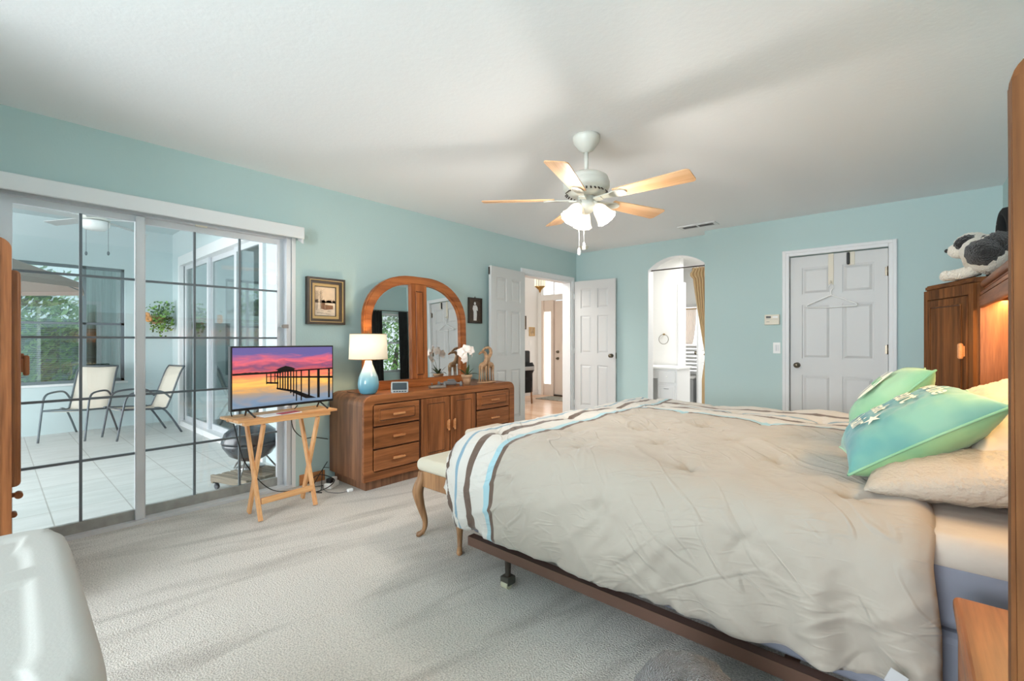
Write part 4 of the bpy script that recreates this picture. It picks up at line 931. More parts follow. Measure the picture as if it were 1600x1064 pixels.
# smoke detector, ceiling vent
sd = thing('smoke_detector', 'round white smoke detector on the ceiling near the double doors', 'smoke detector', (0.36, 5.30, H))
b = NB(); lathe(b, [(0.065, -0.0005), (0.065, -0.012), (0.05, -0.032), (0, -0.036)], n=24); obj('detector_body', b, 'almond', sd)
cv = thing('ceiling_vent', 'white ceiling air register with two dark louvred openings near the closet wall', 'air vent', (1.93, 5.15, H))
b = NB(); ring_prism(b, [(-0.20, -0.085), (0.20, -0.085), (0.20, 0.085), (-0.20, 0.085)], [(-0.165, -0.045), (0.165, -0.045), (0.165, 0.045), (-0.165, 0.045)], 'z', -0.010, -0.0005); box(b, -0.008, 0.008, -0.045, 0.045, -0.011, -0.0005); obj('vent_frame', b, 'white', cv)
obj('vent_opening', B1(-0.165, 0.165, -0.045, 0.045, -0.003, -0.0006), 'blackpl', cv)
b = NB()
for i in range(9): box(b, -0.162, 0.162, -0.042+i*0.01, -0.040+i*0.01, -0.009, -0.004)
obj('louvres', b, 'greypl', cv)

# ================================================================== ceiling fan
FX, FYc = 2.17, 2.45
fan = thing('ceiling_fan', 'white ceiling fan with five light wood blades and lit tulip shades', 'ceiling fan', (FX, FYc, H))
b = NB(); lathe(b, [(0.084, -0.0005), (0.084, -0.018), (0.078, -0.04), (0.045, -0.085), (0.024, -0.095), (0.02, -0.10)], n=32); obj('canopy', b, 'fanwhite', fan)
b = NB(); tube(b, [(0, 0, -0.09), (0, 0, -0.235)], 0.013, 14); lathe(b, [(0.02, -0.22), (0.022, -0.245)], n=16); obj('downrod', b, 'fanwhite', fan)
b = NB(); lathe(b, [(0.03, -0.232), (0.10, -0.240), (0.130, -0.258), (0.136, -0.272), (0.136, -0.285), (0.143, -0.290), (0.143, -0.322), (0.136, -0.335), (0.105, -0.365), (0.07, -0.378), (0.03, -0.38)], n=40); mh = obj('motor_housing', b, 'fanwhite', fan)
b = NB()
for k in range(30):
    if k % 6 == 0: continue
    a = R_(12*k+2); mt = Matrix.Rotation(a, 4, 'Z') @ Matrix.Translation((0.121, 0, -0.3505)) @ Matrix.Rotation(R_(44), 4, 'Y')
    box(b, -0.018, 0.018, -0.0045, 0.0045, -0.003, 0.003, 0, 1, 0, mt)
obj('vent_slots', b, 'frame_dk', mh)
b = NB(); lathe(b, [(0.055, -0.37), (0.055, -0.42), (0.062, -0.425), (0.062, -0.445), (0.045, -0.46), (0.03, -0.478), (0.0, -0.485)], n=28); obj('switch_housing', b, 'fanwhite', fan)
def blade_outline():
    pts = [(0.20, -0.048)]; r = 0.022; L = 0.655
    for i in range(5): an = -pi/2+pi/2*i/4; pts.append((L-r+r*cos(an), -0.066+r+r*sin(an)))
    for i in range(5): an = pi/2*i/4; pts.append((L-r+r*cos(an), 0.066-r+r*sin(an)))
    pts.append((0.20, 0.048)); return pts
protob = protoi = None
for k in range(5):
    a = R_(0.3+72*k)
    if k == 0:
        b = NB(); vs = prism(b, blade_outline(), 'z', -0.003, 0.003); xf(b, vs, Matrix.Rotation(R_(-12), 4, 'X')); o = obj('blade', b, 'fanwood', fan); protob = o
        b = NB(); ov1 = [(0.215+0.055*cos(2*pi*i/20), 0.036*sin(2*pi*i/20)) for i in range(20)]
        vs = prism(b, ov1, 'z', -0.010, -0.0035); vs += prism(b, [(0.09, -0.014), (0.20, -0.030), (0.20, 0.030), (0.09, 0.014)], 'z', -0.010, -0.0036); vs += prism(b, [(0.06, -0.02), (0.11, -0.02), (0.11, 0.02), (0.06, 0.02)], 'z', -0.016, -0.006)
        xf(b, vs, Matrix.Rotation(R_(-12), 4, 'X')); i_ = obj('blade_iron', b, 'fanwhite', fan); protoi = i_
    else:
        o = protob.copy(); C.objects.link(o); o.parent = fan; i_ = protoi.copy(); C.objects.link(i_); i_.parent = fan
    for q in (o, i_): q.location = (0, 0, -0.392); q.rotation_euler = (0, 0, a)
for k in range(3):
    a = R_(14+120*k)
    mt = Matrix.Rotation(a, 4, 'Z') @ Matrix.Translation((0.060, 0, -0.435)) @ Matrix.Rotation(R_(180-36), 4, 'Y')
    b = NB(); lathe(b, [(0.016, -0.03), (0.020, 0.0), (0.026, 0.02)], n=14, mtx=mt); fit = obj('lamp_holder', b, 'fanwhite', fan)
    b = NB(); lathe(b, [(0.024, 0.010), (0.034, 0.022), (0.042, 0.042), (0.046, 0.066), (0.052, 0.092), (0.062, 0.118)], n=40, wob=lambda i, an: 1+0.045*(i/5)*cos(10*an), cap=False, mtx=mt)
    ob = obj('glass_shade', b, 'shade_glow', fan, True)
    lp = mt @ Vector((0, 0, 0.125)); point('fan_bulb', lp, 14.0, (1.0, 0.93, 0.85), 0.035, fan)
for (dx, dy, zl) in ((-0.035, -0.03, -0.70), (0.01, -0.045, -0.675)):
    b = NB(); tube(b, [(dx, dy, -0.44), (dx, dy, zl)], 0.0016, 6); lathe(b, [(0.004, zl+0.005), (0.009, zl-0.012), (0.010, zl-0.035), (0.006, zl-0.042)], dx, dy, 0, n=12); obj('pull_chain', b, 'plate', fan)

# ================================================================== dresser
dr_ = thing('dresser', 'long oak dresser with rounded corners, drawers and two cabinet doors', 'dresser', (0.02, 1.875, 0))
DW, DD, DHt = 1.755, 0.53, 0.735
b = NB()
ol = rrect(0, DW, 0.075, DHt, 0.075, 8, True)
A = prism(b, ol, 'x', 0, DD-0.02)
obj('carcass', b, 'oakdz', dr_)
b = NB(); inner = rrect(0.075, DW-0.075, 0.135, DHt-0.065, 0.03, 8)
outer = rrect(0, DW, 0.075, DHt, 0.075, 8)
ol2 = [(y, z) for y, z in outer]
ring_prism(b, ol2, inner, 'x', DD-0.02, DD+0.004); 
# lower outer corners squared off
prism(b, [(0, 0.075), (0.075, 0.075), (0.03, 0.11), (0, 0.15)], 'x', DD-0.0205, DD+0.0035); prism(b, [(DW, 0.075), (DW-0.075, 0.075), (DW-0.03, 0.11), (DW, 0.15)], 'x', DD-0.0205, DD+0.0035)
# lipped top over the carcass
topo = rrect(-0.002, DW+0.002, 0.2, DHt+0.002, 0.077, 8, True)[1:-1]
obj('face_frame', b, 'oaky', dr_)
b = NB(); box(b, 0.0, DD+0.001, 0.07, DW-0.07, DHt-0.004, DHt+0.002, 0.0015, 1); obj('top', b, 'oaky', dr_)
b = NB(); box(b, 0.02, DD-0.03, 0.035, DW-0.03, 0, 0.076); obj('plinth', b, 'oakdz', dr_)
def pull(y, z, vert, par, L=0.115):
    b = NB()
    if vert: box(b, DD+0.024, DD+0.040, y-0.009, y+0.009, z-L/2, z+L/2, 0.007, 3); box(b, DD+0.008, DD+0.028, y-0.006, y+0.006, z-L/2+0.015, z+L/2-0.015)
    else: box(b, DD+0.024, DD+0.040, y-L/2, y+L/2, z-0.009, z+0.009, 0.007, 3); box(b, DD+0.008, DD+0.028, y-L/2+0.015, y+L/2-0.015, z-0.006, z+0.006)
    obj('handle', b, 'oakhi', par)
zr = [(0.143, 0.306), (0.318, 0.482), (0.494, 0.660)]
for (y0, y1) in ((0.087, 0.520), (1.212, DW-0.087)):
    for i, (z0, z1) in enumerate(zr):
        b = NB(); box(b, DD-0.019, DD+0.008, y0, y1, z0, z1, 0.006, 2)
        if i == 2:
            vs = []
            ring_prism(b, rrect(y0+0.038, y1-0.038, z0+0.03, z1-0.03, 0.015, 4), rrect(y0+0.046, y1-0.046, z0+0.038, z1-0.038, 0.012, 4), 'x', DD+0.006, DD+0.0135)
            box(b, DD, DD+0.014, y0+0.052, y1-0.052, z0+0.044, z1-0.044, 0.004, 2)
        o = obj('drawer', b, 'oaky', dr_)
        if i == 2:
            b = NB(); ring_prism(b, rrect(y0+0.044, y1-0.044, z0+0.036, z1-0.036, 0.013, 4), rrect(y0+0.054, y1-0.054, z0+0.046, z1-0.046, 0.010, 4), 'x', DD+0.006, DD+0.0092); obj('groove_shade_ring', b, 'shade_brown', o)  # dark ring laid in as the shade of the groove
        pull((y0+y1)/2, (z0+z1)/2, False, o)
for n_, (y0, y1) in enumerate(((0.548, 0.860), (0.874, 1.186))):
    b = NB(); box(b, DD-0.019, DD+0.008, y0, y1, 0.142, 0.664, 0.006, 2)
    ring_prism(b, rrect(y0+0.05, y1-0.05, 0.18, 0.626, 0.012, 4), rrect(y0+0.058, y1-0.058, 0.188, 0.618, 0.01, 4), 'x', DD+0.006, DD+0.013); box(b, DD, DD+0.013, y0+0.064, y1-0.064, 0.194, 0.612, 0.004, 2)
    o = obj('cabinet_door', b, 'oakz', dr_); b = NB(); ring_prism(b, rrect(y0+0.056, y1-0.056, 0.186, 0.620, 0.011, 4), rrect(y0+0.066, y1-0.066, 0.196, 0.610, 0.009, 4), 'x', DD+0.006, DD+0.0092); obj('groove_shade_ring', b, 'shade_brown', o); pull(y1-0.028 if n_ == 0 else y0+0.028, 0.41, True, o, 0.10)
b = NB()
for y in (0.535, 0.867, 1.196): box(b, DD-0.02, DD-0.010, y-0.012, y+0.012, 0.138, 0.668)
obj('divider', b, 'shade_brown', dr_)
b = NB(); box(b, DD-0.021, DD-0.0185, 0.07, DW-0.07, 0.13, 0.672); obj('gap_shade', b, 'shade_brown', dr_)  # thin dark sheet, painted shade behind the drawer gaps

# ---- dresser mirror
mi_ = thing('dresser_mirror', 'arched oak framed mirror with a centre panel standing on the dresser', 'mirror', (0.235, 2.056, DHt+0.004)); mi_.rotation_euler = (0, R_(-1.5), 0)
MW, MHt = 1.17, 1.02
def arch(ins, n=12):
    a = 0.50-ins*0.8; bq = 0.42-ins*0.8; pts = [(MW-ins, ins*0 + (0 if ins == 0 else 0.075))]
    for i in range(n+1):
        an = pi/2*i/n; pts.append((MW-ins-a+a*cos(an)**0.95 if cos(an) > 0 else MW-ins-a, MHt-ins-bq+bq*sin(an)**0.95))
    for i in range(n+1):
        an = pi/2*i/n; c_, s2 = cos(pi/2-an), sin(pi/2-an)
        pts.append((ins+a-a*(c_**0.95 if c_ > 0 else 0), MHt-ins-bq+bq*(s2**0.95 if s2 > 0 else 0)))
    pts.append((ins, 0 if ins == 0 else 0.075)); return pts
b = NB(); ring_prism(b, arch(0), arch(0.078), 'x', -0.012, 0.024); ring_prism(b, arch(0.012), arch(0.066), 'x', 0.024, 0.030); obj('arch_frame', b, 'oakmy', mi_)
b = NB(); prism(b, arch(0.05), 'x', -0.008, 0.004); obj('mirror_glass', b, 'mirror', mi_)
b = NB(); prism(b, arch(0.004), 'x', -0.018, -0.0125); obj('back_board', b, 'oakdz', mi_)
b = NB(); box(b, 0.003, 0.028, 0.485, 0.667, 0.07, MHt-0.07, 0.003, 1); ring_prism(b, rrect(0.525, 0.627, 0.10, MHt-0.13, 0.02, 4), rrect(0.531, 0.621, 0.106, MHt-0.136, 0.018, 4), 'x', 0.027, 0.033); box(b, 0.02, 0.034, 0.538, 0.614, 0.113, MHt-0.143, 0.003, 1); cp_ = obj('centre_panel', b, 'oakmz', mi_)
b = NB(); ring_prism(b, rrect(0.530, 0.622, 0.105, MHt-0.135, 0.018, 4), rrect(0.539, 0.613, 0.114, MHt-0.144, 0.015, 4), 'x', 0.027, 0.0295); obj('groove_shade_ring', b, 'shade_brown', cp_)
b = NB(); box(b, -0.012, 0.05, -0.02, 0.10, 0.0, 0.055, 0.004, 1); box(b, -0.012, 0.05, MW-0.1, MW+0.0, 0.0, 0.055, 0.004, 1); obj('foot_block', b, 'oakmy', mi_)

# ---- table lamp
TZ = DHt+0.0025
tl = thing('table_lamp', 'blue and white teardrop ceramic table lamp with lit drum shade on the dresser', 'lamp', (0.42, 1.995, TZ))
b = NB(); lathe(b, [(0.050, 0), (0.066, 0.012), (0.080, 0.05), (0.083, 0.085), (0.074, 0.135), (0.052, 0.19), (0.034, 0.235), (0.026, 0.262), (0.022, 0.268)], n=32); obj('lamp_base', b, 'glaze', tl)
b = NB(); lathe(b, [(0.02, 0.268), (0.02, 0.285), (0.010, 0.288), (0.010, 0.30)], n=14); tube(b, [(0, 0, 0.29), (0, 0, 0.50)], 0.004); obj('lamp_neck', b, 'brass', tl)
b = NB(); lathe(b, [(0.150, 0.278), (0.142, 0.482)], n=48, cap=False); ob = obj('lamp_shade', b, 'lamp_shade', tl); sm = ob.modifiers.new('s', 'SOLIDIFY'); sm.thickness = 0.002
b = NB()
for z, r in ((0.280, 0.1505), (0.480, 0.1425)): tube(b, [(r*cos(2*pi*i/40), r*sin(2*pi*i/40), z) for i in range(41)], 0.002, 6, cap=False)
tube(b, [(0.142, 0, 0.47), (0, 0, 0.475), (-0.142, 0, 0.47)], 0.002, 6); obj('shade_ring', b, 'brass', tl)
point('lamp_bulb', (0, 0, 0.38), 5.0, (1.0, 0.78, 0.50), 0.03, tl)
b = NB(); tube(b, smoothpath([(0.55-0.14, 1.93, TZ+0.005), (0.30, 1.90, TZ+0.012), (0.16, 1.955, TZ+0.004)], 5), 0.003, 6); adopt(obj('lamp_cord', b, 'cable'), tl)

# ---- clock
ck = thing('clock_radio', 'small silver and black digital alarm clock on the dresser front', 'clock', (0.505, 2.235, TZ), R_(-38))
b = NB(); prism(b, [(0.035, 0.0), (0.022, 0.085), (-0.02, 0.085), (-0.045, 0.0)], 'y', -0.067, 0.067); obj('clock_case', b, 'blackpl', ck)
mt = Matrix.Rotation(math.atan2(-0.013, 0.085), 4, 'Y')
b = NB(); ring_prism(b, rrect(-0.069, 0.069, 0.0, 0.088, 0.012, 4), rrect(-0.058, 0.058, 0.022, 0.080, 0.006, 4), 'x', 0.034, 0.042)
for v_ in b.verts: v_.co.x -= 0.155*v_.co.z
obj('bezel', b, mat('dull_silver', rgb(150, 150, 150), 0.4, metal=0.5), ck)
b = NB(); box(b, 0.033, 0.037, -0.055, 0.055, 0.024, 0.078)
for v_ in b.verts: v_.co.x -= 0.155*v_.co.z
obj('display', b, mat('clock_display', rgb(40, 46, 54), 0.15), ck)
b = NB()
for k in range(5): box(b, 0.0415, 0.0445, -0.05+k*0.022, -0.034+k*0.022, 0.007, 0.015)
obj('button', b, 'blackpl', ck)
# ---- grey gadgets: handheld controllers
gd = thing('remote_handset', 'flat brown grey handset lying on the dresser in front of the mirror', 'handset', (0.47, 2.66, TZ), R_(72))
b = NB(); box(b, -0.075, 0.075, -0.035, 0.035, 0.0, 0.022, 0.009, 3); obj('handset_body', b, mat('taupe_plastic', rgb(128, 116, 106), 0.4), gd)
for x in (-0.05, 0.04):
    b = NB(); lathe(b, [(0.004, 0.02), (0.004, 0.038), (0.009, 0.040), (0.009, 0.045), (0, 0.046)], x, 0, n=12); obj('thumb_stick', b, 'steel', gd)
gd = thing('folded_drone', 'small folded grey drone on the dresser beside the brown grey handset', 'drone', (0.45, 2.83, TZ), R_(80))
b = NB(); box(b, -0.06, 0.06, -0.025, 0.025, 0.012, 0.05, 0.012, 3); box(b, -0.02, 0.045, -0.018, 0.018, 0.048, 0.066, 0.006, 2); obj('drone_body', b, 'greypl', gd)
for s in (-1, 1):
    for t2 in (-1, 1):
        b = NB(); bar(b, (t2*0.05, s*0.03, 0.03), (t2*0.085, s*0.05, 0.028), 0.016, 0.012); lathe(b, [(0.012, 0.0), (0.014, 0.02), (0.012, 0.042), (0.004, 0.046)], t2*0.088, s*0.052, n=12); obj('rotor_arm', b, 'greypl', gd)
# ---- orchid
orc = thing('potted_orchid', 'white potted orchid in a clay pot on the dresser at the mirror edge', 'potted orchid', (0.45, 3.045, TZ))
b = NB(); lathe(b, [(0.034, 0), (0.040, 0.05), (0.046, 0.072), (0.053, 0.074), (0.054, 0.098), (0.046, 0.098), (0.042, 0.085), (0, 0.085)], n=24); obj('pot', b, 'terracotta', orc)
b = NB()
def leafb(bm, base, d, L, w, curve):
    base = Vector(base); d = Vector(d).normalized(); s = d.cross(Vector((0, 0, 1))).normalized(); rows = []
    for i in range(9):
        t = i/8; c = base+d*L*t+Vector((0, 0, curve[0]*t-curve[1]*t*t)); ww = w*sin(pi*(0.08+0.92*t)**0.8) if t < 1 else 0.0005
        rows.append([bm.verts.new(c-s*ww+Vector((0, 0, ww*0.4))), bm.verts.new(c), bm.verts.new(c+s*ww+Vector((0, 0, ww*0.4)))])
    for i in range(8):
        for j in range(2): f = bm.faces.new((rows[i][j], rows[i][j+1], rows[i+1][j+1], rows[i+1][j])); f.smooth = True
for a, L, cv_ in ((20, 0.07, (0.09, 0.02)), (75, 0.15, (0.07, 0.08)), (130, 0.08, (0.11, 0.03)), (200, 0.08, (0.10, 0.04)), (260, 0.10, (0.10, 0.03)), (310, 0.09, (0.06, 0.05)), (340, 0.05, (0.13, 0.02))):
    leafb(b, (0.01*cos(R_(a)), 0.01*sin(R_(a)), 0.09), (cos(R_(a)), sin(R_(a)), 0), L, 0.013, cv_)
obj('leaves', b, 'leaf', orc)
st1 = smoothpath([(0.0, 0.01, 0.085), (0.0, 0.02, 0.20), (0.0, 0.015, 0.30), (0.0, -0.02, 0.345), (0.01, -0.06, 0.34)], 5); st2 = smoothpath([(0, -0.01, 0.085), (0.0, -0.03, 0.2), (0.0, -0.055, 0.25), (0, -0.08, 0.235)], 5)
b = NB(); tube(b, st1, 0.0025, 6); tube(b, st2, 0.002, 6); obj('stem', b, 'leaf', orc)
def bloom(bm, c, nrm, r):
    c = Vector(c); nrm = Vector(nrm).normalized(); s = nrm.orthogonal().normalized(); t = nrm.cross(s)
    for k in range(5):
        a = 2*pi*k/5; d = s*cos(a)+t*sin(a); e_ = nrm.cross(d); rows = []
        for i in range(6):
            q = i/5; w = r*0.46*sin(pi*(0.12+0.86*q)); cen = c+d*r*q+nrm*(0.25*r*q*(1-q)*2-0.1*r*q)
            rows.append([bm.verts.new(cen-e_*w), bm.verts.new(cen+nrm*0.1*r), bm.verts.new(cen+e_*w)])
        for i in range(5):
            for j in range(2): f = bm.faces.new((rows[i][j], rows[i][j+1], rows[i+1][j+1], rows[i+1][j])); f.smooth = True
for c_, nr_, r_ in (((0.03, 0.02, 0.335), (1, -0.4, 0.3), 0.05), ((0.03, -0.04, 0.345), (1, -0.8, 0.2), 0.052), ((0.035, -0.075, 0.29), (1, -0.5, 0), 0.048), ((0.0, 0.06, 0.30), (0.6, 0.8, 0.2), 0.045), ((0.03, -0.055, 0.245), (1, -0.3, -0.3), 0.04), ((0.02, -0.10, 0.32), (0.4, -1, 0.2), 0.045), ((-0.02, -0.02, 0.33), (-1, -0.2, 0.3), 0.046)):
    b = NB(); bloom(b, c_, nr_, r_); obj('bloom', b, 'petal', orc)
# ---- giraffes
gf = thing('giraffe_sculpture', 'carved wooden sculpture of two giraffes with crossed necks on the dresser end', 'sculpture', (0.46, 3.31, TZ))
b = NB(); vs = []; lathe(b, [(0.0, 0.0), (0.10, 0.002), (0.105, 0.010), (0.098, 0.016), (0, 0.018)], n=32)
for v_ in b.verts: v_.co.x *= 0.62; v_.co.y *= 1.15
obj('base', b, 'carved', gf)
def giraffe(loc, rz, hgt, name, neckcurve):
    b = NB(); s = hgt
    body = smoothpath([(-0.055*s, 0, 0.19*s), (-0.03*s, 0, 0.20*s), (0.02*s, 0, 0.215*s), (0.05*s, 0, 0.245*s)], 4); tube(b, body, lerplist([0.018*s, 0.034*s, 0.036*s, 0.022*s], 4), 10)
    nk = smoothpath([(0.035*s, 0, 0.225*s)] + [(x*s, y*s, z*s) for x, y, z in neckcurve], 5); k = len(nk); tube(b, nk, [0.030*s-(0.030-0.014)*s*i/(k-1) for i in range(k)], 10)
    e = nk[-1]; d = (nk[-1]-nk[-3]); d.z = 0; d = d.normalized() if d.length > 1e-4 else Vector((1, 0, 0))
    tube(b, [e+Vector((0, 0, 0.004))-d*0.008*s, e+d*0.02*s+Vector((0, 0, -0.002*s)), e+d*0.055*s+Vector((0, 0, -0.022*s))], [0.014*s, 0.015*s, 0.008*s], 8)
    side = Vector((-d.y, d.x, 0))
    for q in (-1, 1):
        tube(b, [e+side*q*0.006*s, e+side*q*0.008*s+Vector((0, 0, 0.028*s))], 0.003*s, 6); ball(b, e+side*q*0.016*s+Vector((0, 0, 0.008*s)), 0.008*s, 8, sc=(0.6, 1, 1))
    for x in (-0.045, 0.035):
        for y in (-0.016, 0.016):
            tube(b, [(x*s, y*s, 0.195*s), (x*1.05*s, y*1.1*s, 0.10*s), (x*1.15*s, y*1.3*s, 0.0)], [0.017*s, 0.009*s, 0.009*s], 7)
    tube(b, [(-0.06*s, 0, 0.20*s), (-0.072*s, 0, 0.13*s)], 0.004*s, 6)
    o = obj(name, b, 'carved', gf); o.location = loc; o.rotation_euler = (0, 0, rz); return o
giraffe((0.005, -0.055, 0.017), R_(95), 0.80, 'giraffe_figure', [(0.065, 0.0, 0.28), (0.068, 0.012, 0.335), (0.035, 0.014, 0.372), (-0.015, 0.012, 0.365)])
giraffe((-0.01, 0.055, 0.017), R_(-92), 0.80, 'giraffe_figure', [(0.035, 0.012, 0.29), (-0.005, 0.014, 0.35), (0.005, 0.014, 0.405), (0.05, 0.014, 0.425), (0.09, 0.014, 0.41)])

# ================================================================== tray table + television
tt = thing('folding_tray_table', 'light pine folding tray table holding the television', 'table', (0.43, 1.33, 0), R_(3.5))
b = NB()
for i in range(3): box(b, -0.155+i*0.094, -0.155+i*0.094+0.090, -0.335, 0.335, 0.652, 0.668, 0.002, 1)
obj('tabletop', b, 'piney', tt)
b = NB(); box(b, 0.092, 0.126, -0.30, 0.28, 0.630, 0.652, 0.002, 1); box(b, -0.150, -0.116, -0.30, 0.28, 0.630, 0.652, 0.002, 1); obj('top_rail', b, 'piney', tt)
for s, y in ((1, -0.185), (1, 0.185)):
    for q in (-1, 1):
        b = NB(); yy = y + q*0.009; bar(b, (0.108*q, yy, 0.628), (-0.108*q, yy, 0.004), 0.018, 0.036, up=(1, 0, 0), bev=0.002); obj('leg', b, 'pinez', tt)
b = NB(); box(b, 0.068, 0.083, -0.178, 0.178, 0.10, 0.14, 0.002, 1); obj('stretcher', b, 'piney', tt)
b = NB(); box(b, -0.12, 0.09, -0.295, -0.275, 0.628, 0.651, 0.003, 1); obj('bracket', b, 'almond', tt)
tv = thing('television', 'flat screen television showing a sunset over a pier on the folding tray table', 'television', (0.44, 1.343, 0.669), R_(3.2))
TW, TH = 0.70, 0.415
b = NB(); box(b, -0.03, 0.012, -TW/2, TW/2, 0.045, 0.045+TH, 0.004, 2); box(b, -0.05, -0.03, -TW/2+0.12, TW/2-0.12, 0.06, 0.32, 0.008, 2); obj('cabinet', b, 'blackpl', tv)
b = NB(); box(b, 0.012, 0.0135, -TW/2+0.010, TW/2-0.010, 0.062, 0.045+TH-0.010); sc_ = obj('screen', b, 'sunset', tv)
M['sil'] = mat('pier_silhouette', (0.004, 0.004, 0.006, 1), 0.3)
b = NB(); x = 0.0142
def P2(u, v): return (x, (u-0.5)*(TW-0.02), 0.062+v*(TH-0.027))
def pq(pts): quad(b, [P2(u, v) for u, v in pts])
# far treeline, pier, roofed platform
pts = [(0, 0.545)]
for i in range(25): pts.append((i/24*0.45, 0.575+0.012*random.random()))
pts.append((0.45, 0.545)); prism(b, [((u-0.5)*(TW-0.02), 0.062+v*(TH-0.027)) for u, v in pts], 'x', 0.0136, 0.0142)
x = 0.0145
pq([(0.385, 0.605), (0.60, 0.605), (0.55, 0.645), (0.49, 0.672), (0.44, 0.645)]); pq([(0.41, 0.575), (0.58, 0.575), (0.58, 0.607), (0.41, 0.607)])
pq([(0.30, 0.545), (0.42, 0.560), (0.42, 0.585), (0.30, 0.565)]); pq([(0.30, 0.49), (0.42, 0.49), (0.42, 0.505), (0.30, 0.50)]); pq([(0.30, 0.38), (0.42, 0.36), (0.42, 0.39), (0.30, 0.41)])
for u in (0.30, 0.34, 0.38): pq([(u, 0.37), (u+0.010, 0.37), (u+0.010, 0.57), (u, 0.57)])
pq([(0.40, 0.56), (1.0, 0.575), (1.0, 0.600), (0.40, 0.585)]); pq([(0.40, 0.47), (1.0, 0.40), (1.0, 0.44), (0.40, 0.495)])
pq([(0.40, 0.30), (0.60, 0.22), (0.82, 0.05), (0.70, 0.06), (0.55, 0.20), (0.40, 0.27)])
for u, w, v0 in ((0.405, 0.012, 0.28), (0.43, 0.012, 0.27), (0.455, 0.014, 0.26), (0.48, 0.012, 0.25), (0.505, 0.016, 0.22), (0.535, 0.014, 0.18), (0.565, 0.012, 0.12), (0.595, 0.012, 0.03), (0.645, 0.014, 0.03), (0.725, 0.02, 0.08), (0.825, 0.03, 0.05), (0.95, 0.022, 0.03)):
    pq([(u, v0), (u+w, v0), (u+w, 0.59), (u, 0.59)])
for i in range(24): u = 0.62+i*0.0155; pq([(u, 0.59), (u+0.003, 0.59), (u+0.003, 0.612), (u, 0.612)])
obj('pier_picture', b, 'sil', sc_)
for y in (-0.25, 0.25):
    b = NB(); tube(b, [(-0.005, y, 0.05), (0.075, y+0.02, 0.004)], 0.006, 7); tube(b, [(-0.005, y, 0.05), (-0.075, y+0.02, 0.004)], 0.006, 7); obj('stand_leg', b, 'blackpl', tv)
b = NB(); box(b, 0.010, 0.016, -0.012, 0.012, 0.040, 0.047); obj('sensor', b, 'plate', tv)
# papers and phone under TV
pp = tag(obj('magazine', B1(-0.05, 0.05, -0.13, 0.13, 0, 0.006, 0.001), 'paper'), 'white booklet lying on the tray table under the television', 'booklet'); pp.location = (0.50, 1.28, 0.6695); pp.rotation_euler = (0, 0, R_(8))
M['redp'] = mat('red_print', rgb(170, 60, 70), 0.5)
b = NB(); box(b, -0.03, 0.03, -0.07, 0.07, 0, 0.004, 0.001, 1); pr_ = tag(obj('red_leaflet', b, 'redp'), 'red leaflet lying on top of the white booklet under the television', 'leaflet'); pr_.location = (0.515, 1.33, 0.676); pr_.rotation_euler = (0, 0, R_(14))
# cords
def cord(pts, par, r=0.0035, m_='cable'):
    b = NB(); tube(b, smoothpath(pts, 6), r, 6); return adopt(obj('power_cord', b, m_), par)
psn = thing('power_strip', 'white power adapters and tangled black cords on the carpet beside the dresser', 'power strip', (0.22, 1.79, 0.0), R_(30))
b = NB(); box(b, -0.03, 0.03, -0.06, 0.06, 0.0, 0.04, 0.006, 2); obj('strip_body', b, 'plate', psn)
b = NB(); box(b, -0.022, 0.022, -0.045, -0.005, 0.0402, 0.075, 0.005, 2); obj('plug', b, 'blackpl', psn)
b = NB(); box(b, -0.02, 0.02, 0.01, 0.05, 0.0402, 0.07, 0.005, 2); obj('plug', b, 'plate', psn)
cord([(0.36, 1.03, 0.70), (0.33, 1.06, 0.60), (0.33, 1.10, 0.42), (0.28, 1.16, 0.30), (0.20, 1.30, 0.12), (0.10, 1.45, 0.02), (0.10, 1.60, 0.006), (0.16, 1.75, 0.006)], tv)
cord([(0.38, 1.45, 0.70), (0.24, 1.47, 0.62), (0.2, 1.50, 0.50), (0.10, 1.62, 0.40), (0.03, 1.74, 0.375), (0.02, 1.86, 0.34)], tv)
cord([(0.05, 1.84, 0.16), (0.10, 1.76, 0.10), (0.18, 1.66, 0.03), (0.26, 1.62, 0.008), (0.30, 1.72, 0.03), (0.24, 1.80, 0.06), (0.16, 1.72, 0.10), (0.10, 1.66, 0.04), (0.18, 1.60, 0.008), (0.32, 1.66, 0.007)], psn)
cord([(0.10, 1.83, 0.12), (0.14, 1.76, 0.14), (0.24, 1.70, 0.10), (0.30, 1.66, 0.02), (0.22, 1.62, 0.006), (0.12, 1.70, 0.006)], psn, 0.003)
cord([(0.20, 1.72, 0.006), (0.33, 1.70, 0.005), (0.42, 1.75, 0.005), (0.44, 1.82, 0.007)], psn, 0.0025, 'greypl')
adopt(obj('plug', B1(0.43, 0.455, 1.80, 1.845, 0.001, 0.026, 0.006), 'plate'), psn)

